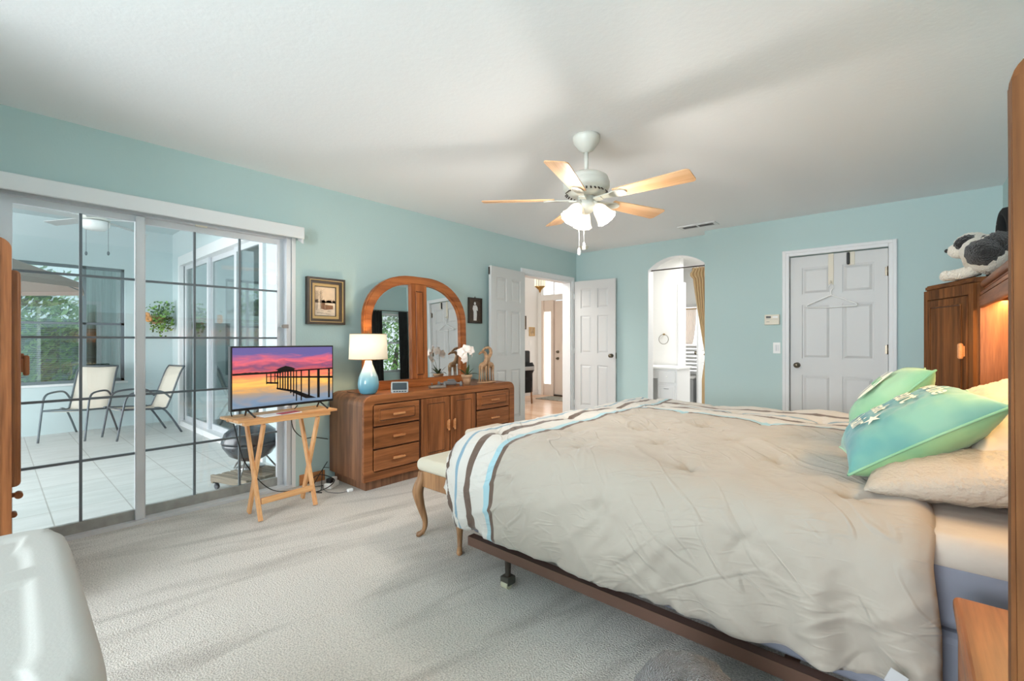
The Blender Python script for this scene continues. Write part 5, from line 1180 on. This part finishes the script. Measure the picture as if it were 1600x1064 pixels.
# ================================================================== armoire (left edge)
ar = thing('armoire', 'oak armoire with rounded top corners at the left edge of the picture', 'armoire', (0, 0, 0))
X1 = 1.0
b = NB(); box(b, 0.06, X1-0.03, -0.50, 0.035, 0.0, 1.56, 0.01, 2); obj('carcass', b, 'oakz', ar)
b = NB(); prism(b, rrect(-0.51, 0.056, 0.0, 1.575, 0.045, 8, True), 'x', X1-0.03, X1); obj('side_panel', b, 'oakz', ar)
b = NB(); prism(b, rrect(-0.51, 0.018, 0.0, 1.535, 0.04, 8, True), 'x', X1, X1+0.006); obj('side_inset', b, 'oakz', ar)
for (x0, x1) in ((0.08, 0.52), (0.53, X1-0.012)):
    b = NB(); box(b, x0, x1, 0.036, 0.082, 0.575, 1.45, 0.018, 4); o = obj('door', b, 'oakz', ar)
    hx = x1-0.035 if x0 < 0.3 else x0+0.035
    if x0 > 0.3: hx = X1-0.07
    b = NB(); box(b, hx-0.012, hx+0.012, 0.088, 0.108, 1.02, 1.105, 0.009, 3); box(b, hx-0.008, hx+0.008, 0.080, 0.092, 1.035, 1.09); obj('handle', b, 'oakz', o)
for z0, z1 in ((0.33, 0.56), (0.09, 0.32)):
    b = NB(); box(b, 0.08, X1-0.012, 0.036, 0.056, z0, z1, 0.006, 2); o = obj('drawer', b, 'oaky', ar)
    for xx in (0.25, X1-0.12):
        b = NB(); tube(b, [(xx-0.02, 0.078, z1-0.10+0.06), (xx+0.02, 0.078, z1-0.10+0.06)], 0.013, 12); box(b, xx-0.01, xx+0.01, 0.056, 0.075, z1-0.045, z1-0.03); obj('handle', b, 'oakz', o)

# ================================================================== storage tote
to = thing('storage_tote', 'large white plastic storage tote with moulded lid in the near left corner', 'storage tote', (2.03, 0.13, 0.0), R_(-1.0))
LL, LWt, LT = 0.86, 0.50, 0.70
b = NB(); 
def taper(bm, vs, zt, zb, k):
    for q in vs:
        if q.co.z < zb+0.02: q.co.x = LL/2+(q.co.x-LL/2)*k; q.co.y = -LWt/2+(q.co.y+LWt/2)*k
vs = box(b, 0.03, LL-0.03, -LWt+0.03, -0.03, 0.002, LT-0.05, 0.03, 3); taper(b, vs, 0, 0.002, 0.88); obj('tub', b, 'tote', to)
b = NB(); nx, ny = 130, 90; grid = []
def lidz(u, v):
    x = u*LL; y = v*LWt
    dx = min(x, LL-x); dy = min(y, LWt-y); d = min(dx, dy)
    # rounded edges
    z = LT
    R0 = 0.035
    if d < R0: z -= R0-sqrt(max(0, R0*R0-(R0-d)**2))
    def rec(x0, x1, y0, y1, dep):
        q = min(x-x0, x1-x, y-y0, y1-y); t_q = max(0, min(1, q/0.020)); return -dep*t_q*t_q*(3-2*t_q)
    z += rec(0.06, 0.30, 0.075, LWt-0.065, 0.007)+rec(0.36, LL-0.07, 0.075, LWt-0.065, 0.007)
    return z
for i in range(nx+1):
    row = []
    for j in range(ny+1):
        u, v_ = i/nx, j/ny
        uu = 0.5-0.5*cos(pi*u) if False else u
        X = u*LL; Y = v_*LWt
        # rounded plan corners + bowed sides
        cxn = (u-0.5)*2; cyn = (v_-0.5)*2; pw = 9
        f = 1.0/((abs(cxn)**pw+abs(cyn)**pw)**(1/pw)) * max(abs(cxn), abs(cyn)) if max(abs(cxn), abs(cyn)) > 1e-6 else 1
        row.append(b.verts.new((LL/2+(X-LL/2)*f, -LWt/2+(Y-LWt/2)*f, lidz(u, v_))))
    grid.append(row)
for i in range(nx):
    for j in range(ny): f_ = b.faces.new((grid[i][j], grid[i+1][j], grid[i+1][j+1], grid[i][j+1])); f_.smooth = True
edge = [grid[i][0] for i in range(nx+1)]+[grid[nx][j] for j in range(1, ny+1)]+[grid[i][ny] for i in range(nx-1, -1, -1)]+[grid[0][j] for j in range(ny-1, 0, -1)]
low = [b.verts.new((q.co.x, q.co.y, LT-0.075)) for q in edge]
for i in range(len(edge)): j = (i+1) % len(edge); f_ = b.faces.new((edge[i], edge[j], low[j], low[i])); f_.smooth = True
b.faces.new(low); obj('lid', b, 'tote', to)

# ================================================================== bed
BX0, BX1, BY0, BY1 = 2.02, 4.05, 1.58, 3.52
bed = thing('bed', 'large bed with cream sheets and brown steel frame against the headboard wall', 'bed', (0, 0, 0))
b = NB(); box(b, BX0, BX1, BY0+0.01, BY1-0.01, 0.20, 0.43, 0.03, 3); obj('box_spring', b, 'boxspring', bed)
b = NB(); box(b, BX0, BX1, BY0, BY1, 0.435, 0.62, 0.03, 4); obj('mattress', b, 'boxspring', bed, True)
b = NB(); box(b, BX0, BX1, BY0-0.006, BY1+0.006, 0.575, 0.675, 0.045, 5); obj('fitted_sheet', b, 'sheet', bed, True)
b = NB()
box(b, BX0+0.02, BX1, BY0-0.02, BY0+0.02, 0.190, 0.196); box(b, BX0+0.02, BX1, BY0-0.022, BY0-0.018, 0.152, 0.196)
box(b, BX0+0.02, BX1, BY1-0.02, BY1+0.02, 0.190, 0.196); box(b, BX0+0.02, BX1, BY1+0.018, BY1+0.022, 0.152, 0.196)
for x in (2.30, 3.4): box(b, x, x+0.04, BY0, BY1, 0.186, 0.19)
obj('side_rail', b, 'brown_steel', bed)
M['rubber'] = mat('caster_cup', rgb(70, 66, 58), 0.5); M['castr'] = mat('caster_roller', rgb(196, 190, 164), 0.5)
for x in (2.26, 3.75):
    for y in (BY0+0.03, BY1-0.03, (BY0+BY1)/2):
        b = NB(); lathe(b, [(0.024, 0.19), (0.026, 0.175), (0.018, 0.165), (0.013, 0.06), (0.018, 0.052)], x, y, n=12); o = obj('leg', b, 'frame_dk', bed)
        b = NB(); vs = box(b, x-0.027, x+0.027, y-0.027, y+0.027, 0.018, 0.055, 0.006, 2); obj('caster_housing', b, 'rubber', o)
        b = NB(); tube(b, [(x-0.020, y-0.012, 0.020), (x+0.020, y-0.012, 0.020)], 0.0195, 14); obj('caster', b, 'castr', o)

# comforter
def comforter():
    x0, x1, y0, y1 = 1.885, 3.735, 1.475, 3.66; R = 0.17; top = 0.705; hem = 0.262
    xi, yi0, yi1 = x0+R, y0+R, y1-R
    Lmax = R*pi/2+(top-hem-R)
    du = 0.0125
    nx = int((x1-(xi-Lmax))/du); ny = int((yi1-yi0+2*Lmax)/du)
    bm = NB(); uvl = bm.loops.layers.uv.new('UVMap'); G = []; UV = {}
    tufts = []
    for i in range(-1, 5):
        for j in range(-2, 8):
            tufts.append((2.37+0.47*i+(0.235 if j % 2 else 0), 1.40+0.30*j))
    for i in range(nx+1):
        X = xi-Lmax+(x1-(xi-Lmax))*i/nx; row = []
        for j in range(ny+1):
            Y = yi0-Lmax+(yi1-yi0+2*Lmax)*j/ny
            qx = max(X, xi); qy = min(max(Y, yi0), yi1); dx, dy = X-qx, Y-qy
            L = max(abs(dx), abs(dy)); dl = sqrt(dx*dx+dy*dy)
            n2 = Vector((dx/dl, dy/dl, 0)) if dl > 1e-6 else Vector((0, 0, 0))
            if L < R*pi/2: off = R*sin(L/R); dz = R*(1-cos(L/R)); nrm = n2*sin(L/R)+Vector((0, 0, cos(L/R)))
            else: off = R; dz = R+(L-R*pi/2); nrm = n2.copy()
            p = Vector((qx, qy, top-dz))+n2*off
            down = max(0, (L-R)/(Lmax-R))
            h = 0.020*noise.noise(Vector((X*1.7, Y*1.7, 0.3)))+0.010*noise.noise(Vector((X*5, Y*5, 2)))
            # sharp creases
            w1 = 1-abs(noise.noise(Vector((X*3.2+0.9*noise.noise(Vector((Y*3, X*2, 7))), Y*2.2, 4.0))))*2
            w2 = 1-abs(noise.noise(Vector((X*8.0, Y*4.5+0.8*noise.noise(Vector((X*4, Y*3, 1))), 9.0))))*2
            w3 = 1-abs(noise.noise(Vector((X*17.0+2*Y, Y*11, 5.0))))*2
            amt = 0.45+0.9*min(1, down*2)
            c5, s5 = 0.82, 0.57
            ua, va = X*c5+Y*s5, -X*s5+Y*c5; ub, vb = X*0.64-Y*0.77, X*0.77+Y*0.64
            w4 = 1-2.6*abs(noise.noise(Vector((ua*1.6, va*8.0, 13)))); w5 = 1-2.6*abs(noise.noise(Vector((ub*1.8, vb*9.0, 21))))
            gt = max(0, min(1, 0.5+2.2*noise.noise(Vector((X*2.3, Y*2.3, 31)))))
            h += amt*(0.006*max(0, w1)**6+0.004*max(0, w2)**6+gt*0.012*max(0, w4)**3+(1-gt)*0.011*max(0, w5)**3)
            # hanging folds near head end and diagonal pulls
            if down > 0 and Y < 2.5:
                hd = max(0, min(1, (X-2.9)/0.7)); h += down*(0.006+0.030*hd)*sin(X*26+3*noise.noise(Vector((X*3, Y*2, 0)))+Y*9)
                h += -0.035*hd*down
                h += 0.020*sin(pi*min(1, down))*(1-hd)-0.02*down
            for tx, ty in tufts:
                r2 = (X-tx)**2+(Y-ty)**2
                if r2 < 0.03:
                    r = sqrt(r2); an = math.atan2(Y-ty, X-tx); h -= 0.024*math.exp(-r2/0.0006)+0.012*math.exp(-r2/0.006)
                    h += 0.008*math.exp(-r/0.05)*cos(6*an+tx*9)*min(1, r/0.015)
            p += nrm*h
            if down > 0.9: p.z += 0.018*noise.noise(Vector((X*4, Y*4, 11)))
            # head-end edge curls down over pillows' sheet
            if X > x1-0.06: p -= nrm*0.03*((X-(x1-0.06))/0.06)**2
            # slight irregular head edge
            if X > 3.2: p.x += (X-3.2)/0.56*(0.035*noise.noise(Vector((Y*2.0, 3.3, 0)))+(0.05 if Y < 1.6 else 0)*min(1, down*2)*0.4)
            v = bm.verts.new(p); UV[v] = (X/4, Y/4); row.append(v)
        G.append(row)
    for i in range(nx):
        for j in range(ny):
            f = bm.faces.new((G[i][j], G[i+1][j], G[i+1][j+1], G[i][j+1])); f.smooth = True
            for lp in f.loops: lp[uvl].uv = UV[lp.vert]
    return bm
o = obj('comforter', comforter(), 'comforter'); tag(o, 'beige quilted comforter with brown, blue and white border stripes spread over the bed', 'comforter')
sm = o.modifiers.new('s', 'SOLIDIFY'); sm.thickness = 0.022; sm.offset = -1
# care tag
ctg = tag(obj('fabric_tag', (lambda bb: (box(bb, -0.018, 0.018, -0.001, 0.001, 0, 0.035), bb)[1])(NB()), 'lgrey'), 'small pale care label hanging at the comforter hem near the nightstand', 'label')
ctg.location = (3.66, 1.42, 0.34); ctg.rotation_euler = (R_(-10), R_(25), R_(10))

# pillows
def pillow_h(u, v, t, pw=3.0): 
    return t*max(0, (1-abs(u)**pw))**0.55*max(0, (1-abs(v)**pw))**0.55
def pillow(parent, name, a, c, t, mtop, mbot, n=36, wr=0.006, seed=0, pinch=0.10):
    bm = NB(); T, Bv = [], []
    for i in range(n+1):
        r1, r2 = [], []
        for j in range(n+1):
            u = -cos(pi*i/n) if False else -1+2*i/n; v = -1+2*j/n
            k = 1-pinch*(1-v*v)*abs(u)**2; k2 = 1-pinch*(1-u*u)*abs(v)**2
            x, y = u*a*k, v*c*k2
            h = pillow_h(u, v, t)+wr*noise.noise(Vector((u*3+seed, v*3, 1)))*(1-abs(u)**4)*(1-abs(v)**4)+wr*0.6*noise.noise(Vector((u*9+seed, v*9, 2)))*(1-abs(u)**6)*(1-abs(v)**6)
            r1.append(bm.verts.new((x, y, h)))
            if i in (0, n) or j in (0, n): r2.append(r1[-1])
            else: r2.append(bm.verts.new((x, y, -h*0.9)))
        T.append(r1); Bv.append(r2)
    for i in range(n):
        for j in range(n):
            f = bm.faces.new((T[i][j], T[i+1][j], T[i+1][j+1], T[i][j+1])); f.smooth = True
            try:
                f = bm.faces.new((Bv[i][j+1], Bv[i+1][j+1], Bv[i+1][j], Bv[i][j])); f.smooth = True; f.material_index = 1
            except ValueError: pass
    return obj(name, bm, [mtop, mbot], parent)
def warp_on(a, c, t, rot, ox, oy, eps=0.004, pinch=0.10):
    def w(x, y):
        X = ox+x*cos(rot)-y*sin(rot); Y = oy+x*sin(rot)+y*cos(rot); u, v = X/a, Y/c
        return (X, Y, pillow_h(u, v, t)+eps)
    return w
def orient(o, loc, xdir, ydir):
    x = Vector(xdir).normalized(); y = Vector(ydir); y = (y-x*y.dot(x)).normalized(); z = x.cross(y)
    o.matrix_world = Matrix(((x.x, y.x, z.x, loc[0]), (x.y, y.y, z.y, loc[1]), (x.z, y.z, z.z, loc[2]), (0, 0, 0, 1)))
def piping(parent, a, c, mm, pinch=0.10, r=0.004):
    pts = []
    N = 16
    def P(u, v):
        k = 1-pinch*(1-v*v)*abs(u)**2; k2 = 1-pinch*(1-u*u)*abs(v)**2; return (u*a*k, v*c*k2, 0)
    for i in range(N): pts.append(P(-1+2*i/N, -1))
    for i in range(N): pts.append(P(1, -1+2*i/N))
    for i in range(N): pts.append(P(1-2*i/N, 1))
    for i in range(N+1): pts.append(P(-1, 1-2*i/N))
    b = NB(); tube(b, pts, r, 6, cap=False); obj('piping', b, mm, parent)
# near teal cushion
tq = thing('throw_pillow', 'teal printed throw pillow nearest the camera, leaning on the bed pillows', 'pillow', (0, 0, 0), 0, 'teal throw pillows on the bed')
orient(tq, (3.695, 2.06, 0.860), (0.35, 0.05, 0.24), (0.0, 1, 0.1))
pillow(tq, 'cushion', 0.225, 0.225, 0.098, 'teal', 'lime', wr=0.012, seed=3); piping(tq, 0.225, 0.225, 'mint')
for s, sz, ox, oy in (('wave the', 0.075, 0.13, 0.02), ('heart', 0.10, 0.055, 0.03), ('& salt', 0.075, -0.03, 0.04), ('in hair', 0.085, -0.11, 0.03)):
    textmesh(s, sz, 'ivory', 'lettering', tq, warp_on(0.225, 0.225, 0.098, R_(-90), ox, oy, 0.006), bold=0.0012)
b = NB(); stp = []
wq = warp_on(0.225, 0.225, 0.098, 0, -0.07, -0.10, 0.008)
for i in range(10): a = 2*pi*i/10+0.3; r = 0.034 if i % 2 == 0 else 0.012; stp.append(wq(r*cos(a), r*sin(a)))
cvv = b.verts.new(wq(0, 0)); vs = [b.verts.new(q) for q in stp]
for i in range(10): b.faces.new((cvv, vs[i], vs[(i+1) % 10]))
obj('starfish_print', b, 'ivory', tq)
# far mint cushion with flip-flop print
mq = thing('throw_pillow', 'mint throw pillow with pale sandal print behind the nearer teal one', 'pillow', (0, 0, 0), 0, 'teal throw pillows on the bed')
orient(mq, (3.625, 2.62, 0.895), (0.24, 0.02, 0.27), (-0.02, 1, 0.0))
pillow(mq, 'cushion', 0.20, 0.23, 0.085, 'mint', 'lime', wr=0.008, seed=8); piping(mq, 0.20, 0.23, 'mint')
for oy in (-0.11, -0.015):
    b = NB(); w_ = warp_on(0.20, 0.23, 0.085, 0, 0.02, oy, 0.012); rg = []
    c0 = b.verts.new(w_(0, 0)); pr2 = []
    for i in range(24):
        a = 2*pi*i/24; pr2.append(b.verts.new(w_(0.088*cos(a), (0.030+0.006*cos(a))*sin(a))))
    mid_ = [b.verts.new(w_(0.045*cos(2*pi*i/24), 0.016*sin(2*pi*i/24))) for i in range(24)]
    for i in range(24): b.faces.new((mid_[i], pr2[i], pr2[(i+1) % 24], mid_[(i+1) % 24])); b.faces.new((c0, mid_[i], mid_[(i+1) % 24]))
    so = obj('sandal_print', b, 'ivory', mq)
    b = NB(); tube(b, [w_(0.04, 0.0), w_(-0.005, 0.018)], 0.003, 6); tube(b, [w_(0.04, 0.0), w_(-0.005, -0.018)], 0.003, 6); obj('strap_print', b, 'mint', so)
# bed pillows
sh = thing('bed_pillow', 'cream quilted sham pillow lying flat at the near head corner of the bed', 'pillow', (0, 0, 0), 0, 'bed pillows')
orient(sh, (3.87, 2.10, 0.765), (1, 0.03, 0.16), (0, 1, 0.0))
pillow(sh, 'pillow_body', 0.30, 0.385, 0.085, 'sham', 'sham', wr=0.02, seed=1, pinch=0.05)
p2_ = copy_tree(sh); p2_['label'] = 'cream quilted sham pillow lying behind the mint throw pillow'
orient(p2_, (3.87, 3.02, 0.765), (1, -0.02, 0.16), (0.02, 1, 0.0))
up = thing('bed_pillow', 'cream pillow with embroidered loops propped on top against the headboard', 'pillow', (0, 0, 0), 0, 'bed pillows')
orient(up, (3.99, 2.22, 0.885), (0.7, 0, 0.32), (0, 1, 0.0))
pillow(up, 'pillow_body', 0.18, 0.34, 0.075, 'pillowcase', 'pillowcase', wr=0.012, seed=5, pinch=0.05)
b = NB(); w_ = warp_on(0.18, 0.34, 0.075, 0, -0.08, -0.15, 0.006)
tube(b, [w_(0.02*cos(t_*0.5)+0.01*t_/6, 0.006*t_+0.02*sin(t_*0.5)) for t_ in range(26)], 0.0022, 5); obj('embroidery', b, 'greypl', up)
u2 = thing('bed_pillow', 'cream pillow propped against the headboard on the far half of the bed', 'pillow', (0, 0, 0), 0, 'bed pillows')
orient(u2, (3.99, 3.02, 0.885), (0.7, 0, 0.32), (0, 1, 0.0))
pillow(u2, 'pillow_body', 0.18, 0.34, 0.075, 'pillowcase', 'pillowcase', wr=0.012, seed=9, pinch=0.05)

# ================================================================== headboard wall unit
hb = thing('pier_headboard', 'oak pier headboard with angled towers, lit bridge and nightstand bases around the bed head', 'headboard', (0, 0, 0))
XB = 4.262; TZt = 1.52
NO, NI = (3.818, 0.868), (3.99, 1.42)     # near tower front: outer, inner
FI, FO = (3.975, 3.60), (3.78, 4.04)       # far tower front: inner, outer
def tower(o_, i_, nm, z0):
    b = NB(); prism(b, [o_, i_, (XB, i_[1]), (XB, o_[1])], 'z', z0, TZt-0.03)
    return b
b = tower(FO, FI, 'far', 0.585); obj('tower_cabinet', b, 'oakpz', hb)
b = tower(NO, NI, 'near', 0.585)
obj('tower_cabinet', b, 'oakpz', hb)
def slab(o_, i_, z0, z1, g, mm, name, bev=0.008):
    sg_ = 1 if i_[1] > o_[1] else -1
    b = NB(); vs = prism(b, [(o_[0]-g, o_[1]-sg_*g), (i_[0]-g, i_[1]+sg_*g*0.2), (XB, i_[1]+sg_*g*0.2), (XB, o_[1]-sg_*g)], 'z', z0, z1)
    bmesh.ops.bevel(b, geom=list(b.edges), offset=bev, segments=3, affect='EDGES'); return obj(name, b, mm, hb)
slab(FO, FI, TZt-0.035, TZt, 0.012, 'oakpy', 'tower_top'); slab(NO, NI, TZt-0.035, TZt, 0.003, 'oakpy', 'tower_top')
def face_door(o_, i_, z0, z1, hside):
    """door on the angled tower face"""
    o3, i3 = Vector((o_[0], o_[1], 0)), Vector((i_[0], i_[1], 0)); d = (i3-o3); W2 = d.length; d.normalize()
    nrm = Vector((-abs(d.y), d.x*(1 if d.y > 0 else -1)*(1), 0)).normalized()
    if nrm.dot(Vector((-1, 0, 0))) < 0: nrm = -nrm
    m4 = Matrix(((d.x, nrm.x, 0, o3.x), (d.y, nrm.y, 0, o3.y), (0, 0, 1, 0), (0, 0, 0, 1)))
    b = NB()
    # face frame with rounded outer top corner
    inn = [(0.04, z0+0.03), (W2-0.04, z0+0.03), (W2-0.04, z1-0.06), (0.04, z1-0.06)]; out = [(0.0, z0), (W2, z0), (W2, z1), (0.0, z1)]
    ring_prism(b, out, inn, 'y', 0.0, 0.018)
    xf(b, list(b.verts), m4); obj('tower_face_frame', b, 'oakpz', hb)
    b = NB(); box(b, 0.046, W2-0.046, 0.002, 0.024, z0+0.036, z1-0.066, 0.006, 2)
    ring_prism(b, rrect(0.085, W2-0.085, z0+0.075, z1-0.105, 0.012, 4), rrect(0.092, W2-0.092, z0+0.082, z1-0.112, 0.01, 4), 'y', 0.022, 0.030); box(b, 0.097, W2-0.097, 0.01, 0.029, z0+0.087, z1-0.117, 0.004, 2)
    xf(b, list(b.verts), m4); o = obj('tower_door', b, 'oakpz', hb)
    b = NB(); ring_prism(b, rrect(0.089, W2-0.089, z0+0.079, z1-0.109, 0.011, 4), rrect(0.099, W2-0.099, z0+0.089, z1-0.119, 0.009, 4), 'y', 0.022, 0.0255); xf(b, list(b.verts), m4); obj('groove_shade_ring', b, 'shade_brown', o)
    hx = W2-0.066
    b = NB(); box(b, hx-0.014, hx+0.014, 0.030, 0.052, 1.06, 1.15, 0.01, 3); box(b, hx-0.008, hx+0.008, 0.022, 0.034, 1.075, 1.135); xf(b, list(b.verts), m4); obj('handle', b, 'oakhi', o)
face_door(FO, FI, 0.60, TZt-0.035, 1)
face_door(NO, NI, 0.60, TZt-0.035, 1)
# near rounded outer stile
b = NB(); prism(b, rrect(3.786, XB, 0.586, TZt+0.004, 0.035, 8, True), 'y', 0.832, 0.866)
bmesh.ops.bevel(b, geom=[e for e in b.edges if abs(e.verts[0].co.y-e.verts[1].co.y) < 1e-4], offset=0.006, segments=2, affect='EDGES')
obj('outer_side_panel', b, 'oakpz', hb)
b = NB(); prism(b, rrect(3.84, XB, 0.62, TZt-0.05, 0.03, 6), 'y', 0.824, 0.832); obj('side_inset', b, 'oakpz', hb)
# inner sides in lighter oak: lamp glow put into the colour
for y0, y1 in ((1.42, 1.44), (3.58, 3.60)):
    obj('inner_side', B1(3.985, XB, y0, y1, 0.60, 1.40), 'oakz', hb)
# bridge
b = NB(); box(b, 4.0, XB, 1.44, 3.58, 1.445, 1.468, 0.010, 3); obj('bridge_shelf', b, 'oaky', hb)
b = NB(); box(b, 3.985, 4.022, 1.44, 3.58, 1.455, 1.495, 0.017, 4); obj('bridge_rail', b, 'oaky', hb)
b = NB(); box(b, 3.98, 4.004, 1.44, 3.58, 1.345, 1.412, 0.010, 3); obj('light_valance', b, 'oaky', hb)
b = NB(); box(b, 3.985, XB, 1.44, 3.58, 1.415, 1.43); obj('bridge_floor', b, 'oaky', hb)
b = NB(); box(b, XB-0.03, XB-0.005, 1.44, 3.58, 0.45, 1.42); obj('back_panel', b, 'oakpz', hb)
b = NB(); box(b, 4.06, 4.10, 1.9, 3.2, 1.385, 1.412, 0.004, 1); obj('light_bar', b, 'plate', hb)
area('headboard_lamp_light', (4.09, 2.55, 1.38), (0, 0, 0), 0.05, 2.06, 17, (1.0, 0.64, 0.28))
# bases
for sg_, ya, yb in ((1, 0.83, 1.45), (-1, 3.60, 4.06)):
    b = NB(); box(b, 3.79, XB, ya, yb, 0.06, 0.555, 0.003, 1); obj('base_cabinet', b, 'oakpz', hb)
    b = NB(); box(b, 3.765, XB, ya, yb, 0.55, 0.585, 0.012, 4); obj('base_top', b, 'oaky', hb)
    b = NB(); box(b, 3.80, XB, ya+0.01, yb-0.01, 0, 0.062); obj('plinth', b, 'oakdz', hb)
    for z0, z1 in ((0.33, 0.54), (0.09, 0.31)):
        b = NB(); box(b, 3.772, 3.792, ya+0.03, yb-0.03, z0, z1, 0.006, 2); o = obj('drawer', b, 'oaky', hb)
        b = NB(); box(b, 3.738, 3.756, (ya+yb)/2-0.06, (ya+yb)/2+0.06, (z0+z1)/2-0.01, (z0+z1)/2+0.01, 0.008, 3); box(b, 3.75, 3.775, (ya+yb)/2-0.04, (ya+yb)/2+0.04, (z0+z1)/2-0.006, (z0+z1)/2+0.006); obj('handle', b, 'oakhi', o)

# plush dog
dg_ = thing('plush_dog', 'white plush dog with black patches lying on top of the far oak tower', 'stuffed toy', (3.99, 3.66, TZt+0.001), R_(0))
b = NB()
ball(b, (0.03, -0.08, 0.115), 0.105, 24, sc=(0.85, 1.45, 1.0), jit=0.12); tube(b, smoothpath([(0.02, 0.0, 0.11), (-0.005, 0.07, 0.16), (-0.02, 0.12, 0.20)], 4), lerplist([0.095, 0.075, 0.065], 4), 14)
ball(b, (-0.02, 0.13, 0.205), 0.078, 22, sc=(1.05, 1.0, 0.95), jit=0.1); ball(b, (-0.072, 0.135, 0.180), 0.056, 18, sc=(1.0, 0.95, 0.85), jit=0.08)
obj('dog_body', b, 'fur_w', dg_)
b = NB(); ball(b, (0.055, -0.10, 0.150), 0.098, 22, sc=(0.80, 1.35, 0.80), jit=0.15); ball(b, (0.006, -0.155, 0.118), 0.088, 22, sc=(0.92, 1.25, 0.82), jit=0.18); obj('black_saddle_patch', b, 'fur_b', dg_)
b = NB(); ball(b, (-0.05, 0.075, 0.215), 0.050, 18, sc=(1.1, 0.5, 0.8), jit=0.3, rot=Matrix.Rotation(R_(-25), 3, 'Y')); obj('ear', b, 'fur_b', dg_)
b = NB(); ball(b, (-0.0, 0.195, 0.21), 0.05, 16, sc=(1.0, 0.4, 0.7), jit=0.3); obj('ear', b, 'fur_b', dg_)
for y in (0.03, 0.11):
    b = NB(); tube(b, smoothpath([(0.0, y, 0.06), (-0.06, y+0.01, 0.035), (-0.13, y+0.02, 0.028)], 4), lerplist([0.04, 0.033, 0.026], 4), 12); ball(b, (-0.135, y+0.02, 0.030), 0.028, 12); obj('front_leg', b, 'fur_w', dg_)
b = NB(); ball(b, (-0.128, 0.135, 0.185), 0.012, 10); obj('nose', b, 'blackpl', dg_)
# black bag
bg_ = thing('black_bag', 'crumpled black bag with a white cord on the far oak tower behind the plush dog', 'bag', (4.14, 3.935, 1.522))
b = NB(); ball(b, (0, 0, 0.11), 0.11, 20, sc=(0.8, 1.2, 1.0), jit=0.5); tube(b, smoothpath([(-0.02, 0.02, 0.16), (-0.03, 0.05, 0.30), (-0.02, -0.02, 0.40), (0.0, -0.08, 0.32), (0.0, -0.06, 0.18)], 5), 0.028, 8); obj('bag_body', b, 'black', bg_)
b = NB(); tube(b, [(-0.06, 0.12, 0.24), (-0.05, 0.03, 0.34)], 0.005, 6); obj('white_cord', b, 'plate', bg_)
b = NB(); box(b, -0.09, -0.04, 0.09, 0.15, 0.0, 0.23, 0.015, 2); obj('bag_flap', b, 'black', bg_)

# ================================================================== bench
be = thing('foot_bench', 'upholstered wooden bench with curved legs at the foot of the bed', 'bench', (1.475, 1.66, 0))
BL, BW = 1.25, 0.385
b = NB()
for (x0, x1, y0, y1) in ((0.02, BW-0.02, 0.02, 0.045), (0.02, BW-0.02, BL-0.045, BL-0.02), (0.02, 0.045, 0.045, BL-0.045), (BW-0.045, BW-0.02, 0.045, BL-0.045)): box(b, x0, x1, y0, y1, 0.30, 0.395, 0.004, 1)
obj('apron', b, 'benchwood', be)
b = NB(); box(b, 0.0, BW, 0.0, BL, 0.392, 0.465, 0.034, 5); 
for v_ in b.verts:
    if v_.co.z > 0.43: v_.co.z += 0.022*max(0, 1-abs((v_.co.x-BW/2)/(BW/2))**2)
obj('seat_cushion', b, 'benchfab', be, True)
for x, sx in ((0.03, -1), (BW-0.03, 1)):
    for y, sy in ((0.035, -1), (BL-0.035, 1)):
        b = NB(); pth = smoothpath([(x, y, 0.39), (x+sx*0.004, y+sy*0.004, 0.34), (x+sx*0.020, y+sy*0.02, 0.27), (x+sx*0.008, y+sy*0.008, 0.18), (x-sx*0.010, y-sy*0.01, 0.09), (x-sx*0.004, y-sy*0.004, 0.035), (x+sx*0.018, y+sy*0.018, 0.010), (x+sx*0.026, y+sy*0.026, 0.004)], 5)
        tube(b, pth, lerplist([0.025, 0.030, 0.034, 0.024, 0.016, 0.013, 0.017, 0.006], 5), 12); obj('leg', b, 'benchwood', be)
# folded white blanket on the bench
bk = thing('folded_blanket', 'folded white blanket on the bench at the foot of the bed', 'blanket', (1.53, 1.98, 0.484))
b = NB(); box(b, 0, 0.30, 0, 0.34, 0.0, 0.062, 0.030, 4); box(b, 0.01, 0.29, 0.01, 0.33, 0.060, 0.115, 0.027, 4); obj('blanket_body', b, 'pillowcase', bk, True)

# fuzzy pouf at the bottom edge
fz = thing('fuzzy_pouf', 'round grey brown fuzzy pouf on the carpet at the bottom edge beside the bed', 'pouf', (3.265, 1.175, 0)); fz.scale = (0.9, 0.9, 1.16)
b = NB(); lathe(b, [(0.0, 0.0), (0.13, 0.0), (0.16, 0.04), (0.17, 0.12), (0.155, 0.21), (0.11, 0.265), (0.05, 0.285), (0, 0.288)], n=48)
for v_ in b.verts:
    v_.co += v_.co.normalized()*0.012*noise.noise(v_.co*30)
obj('pouf_body', b, 'fur_g', fz, True)
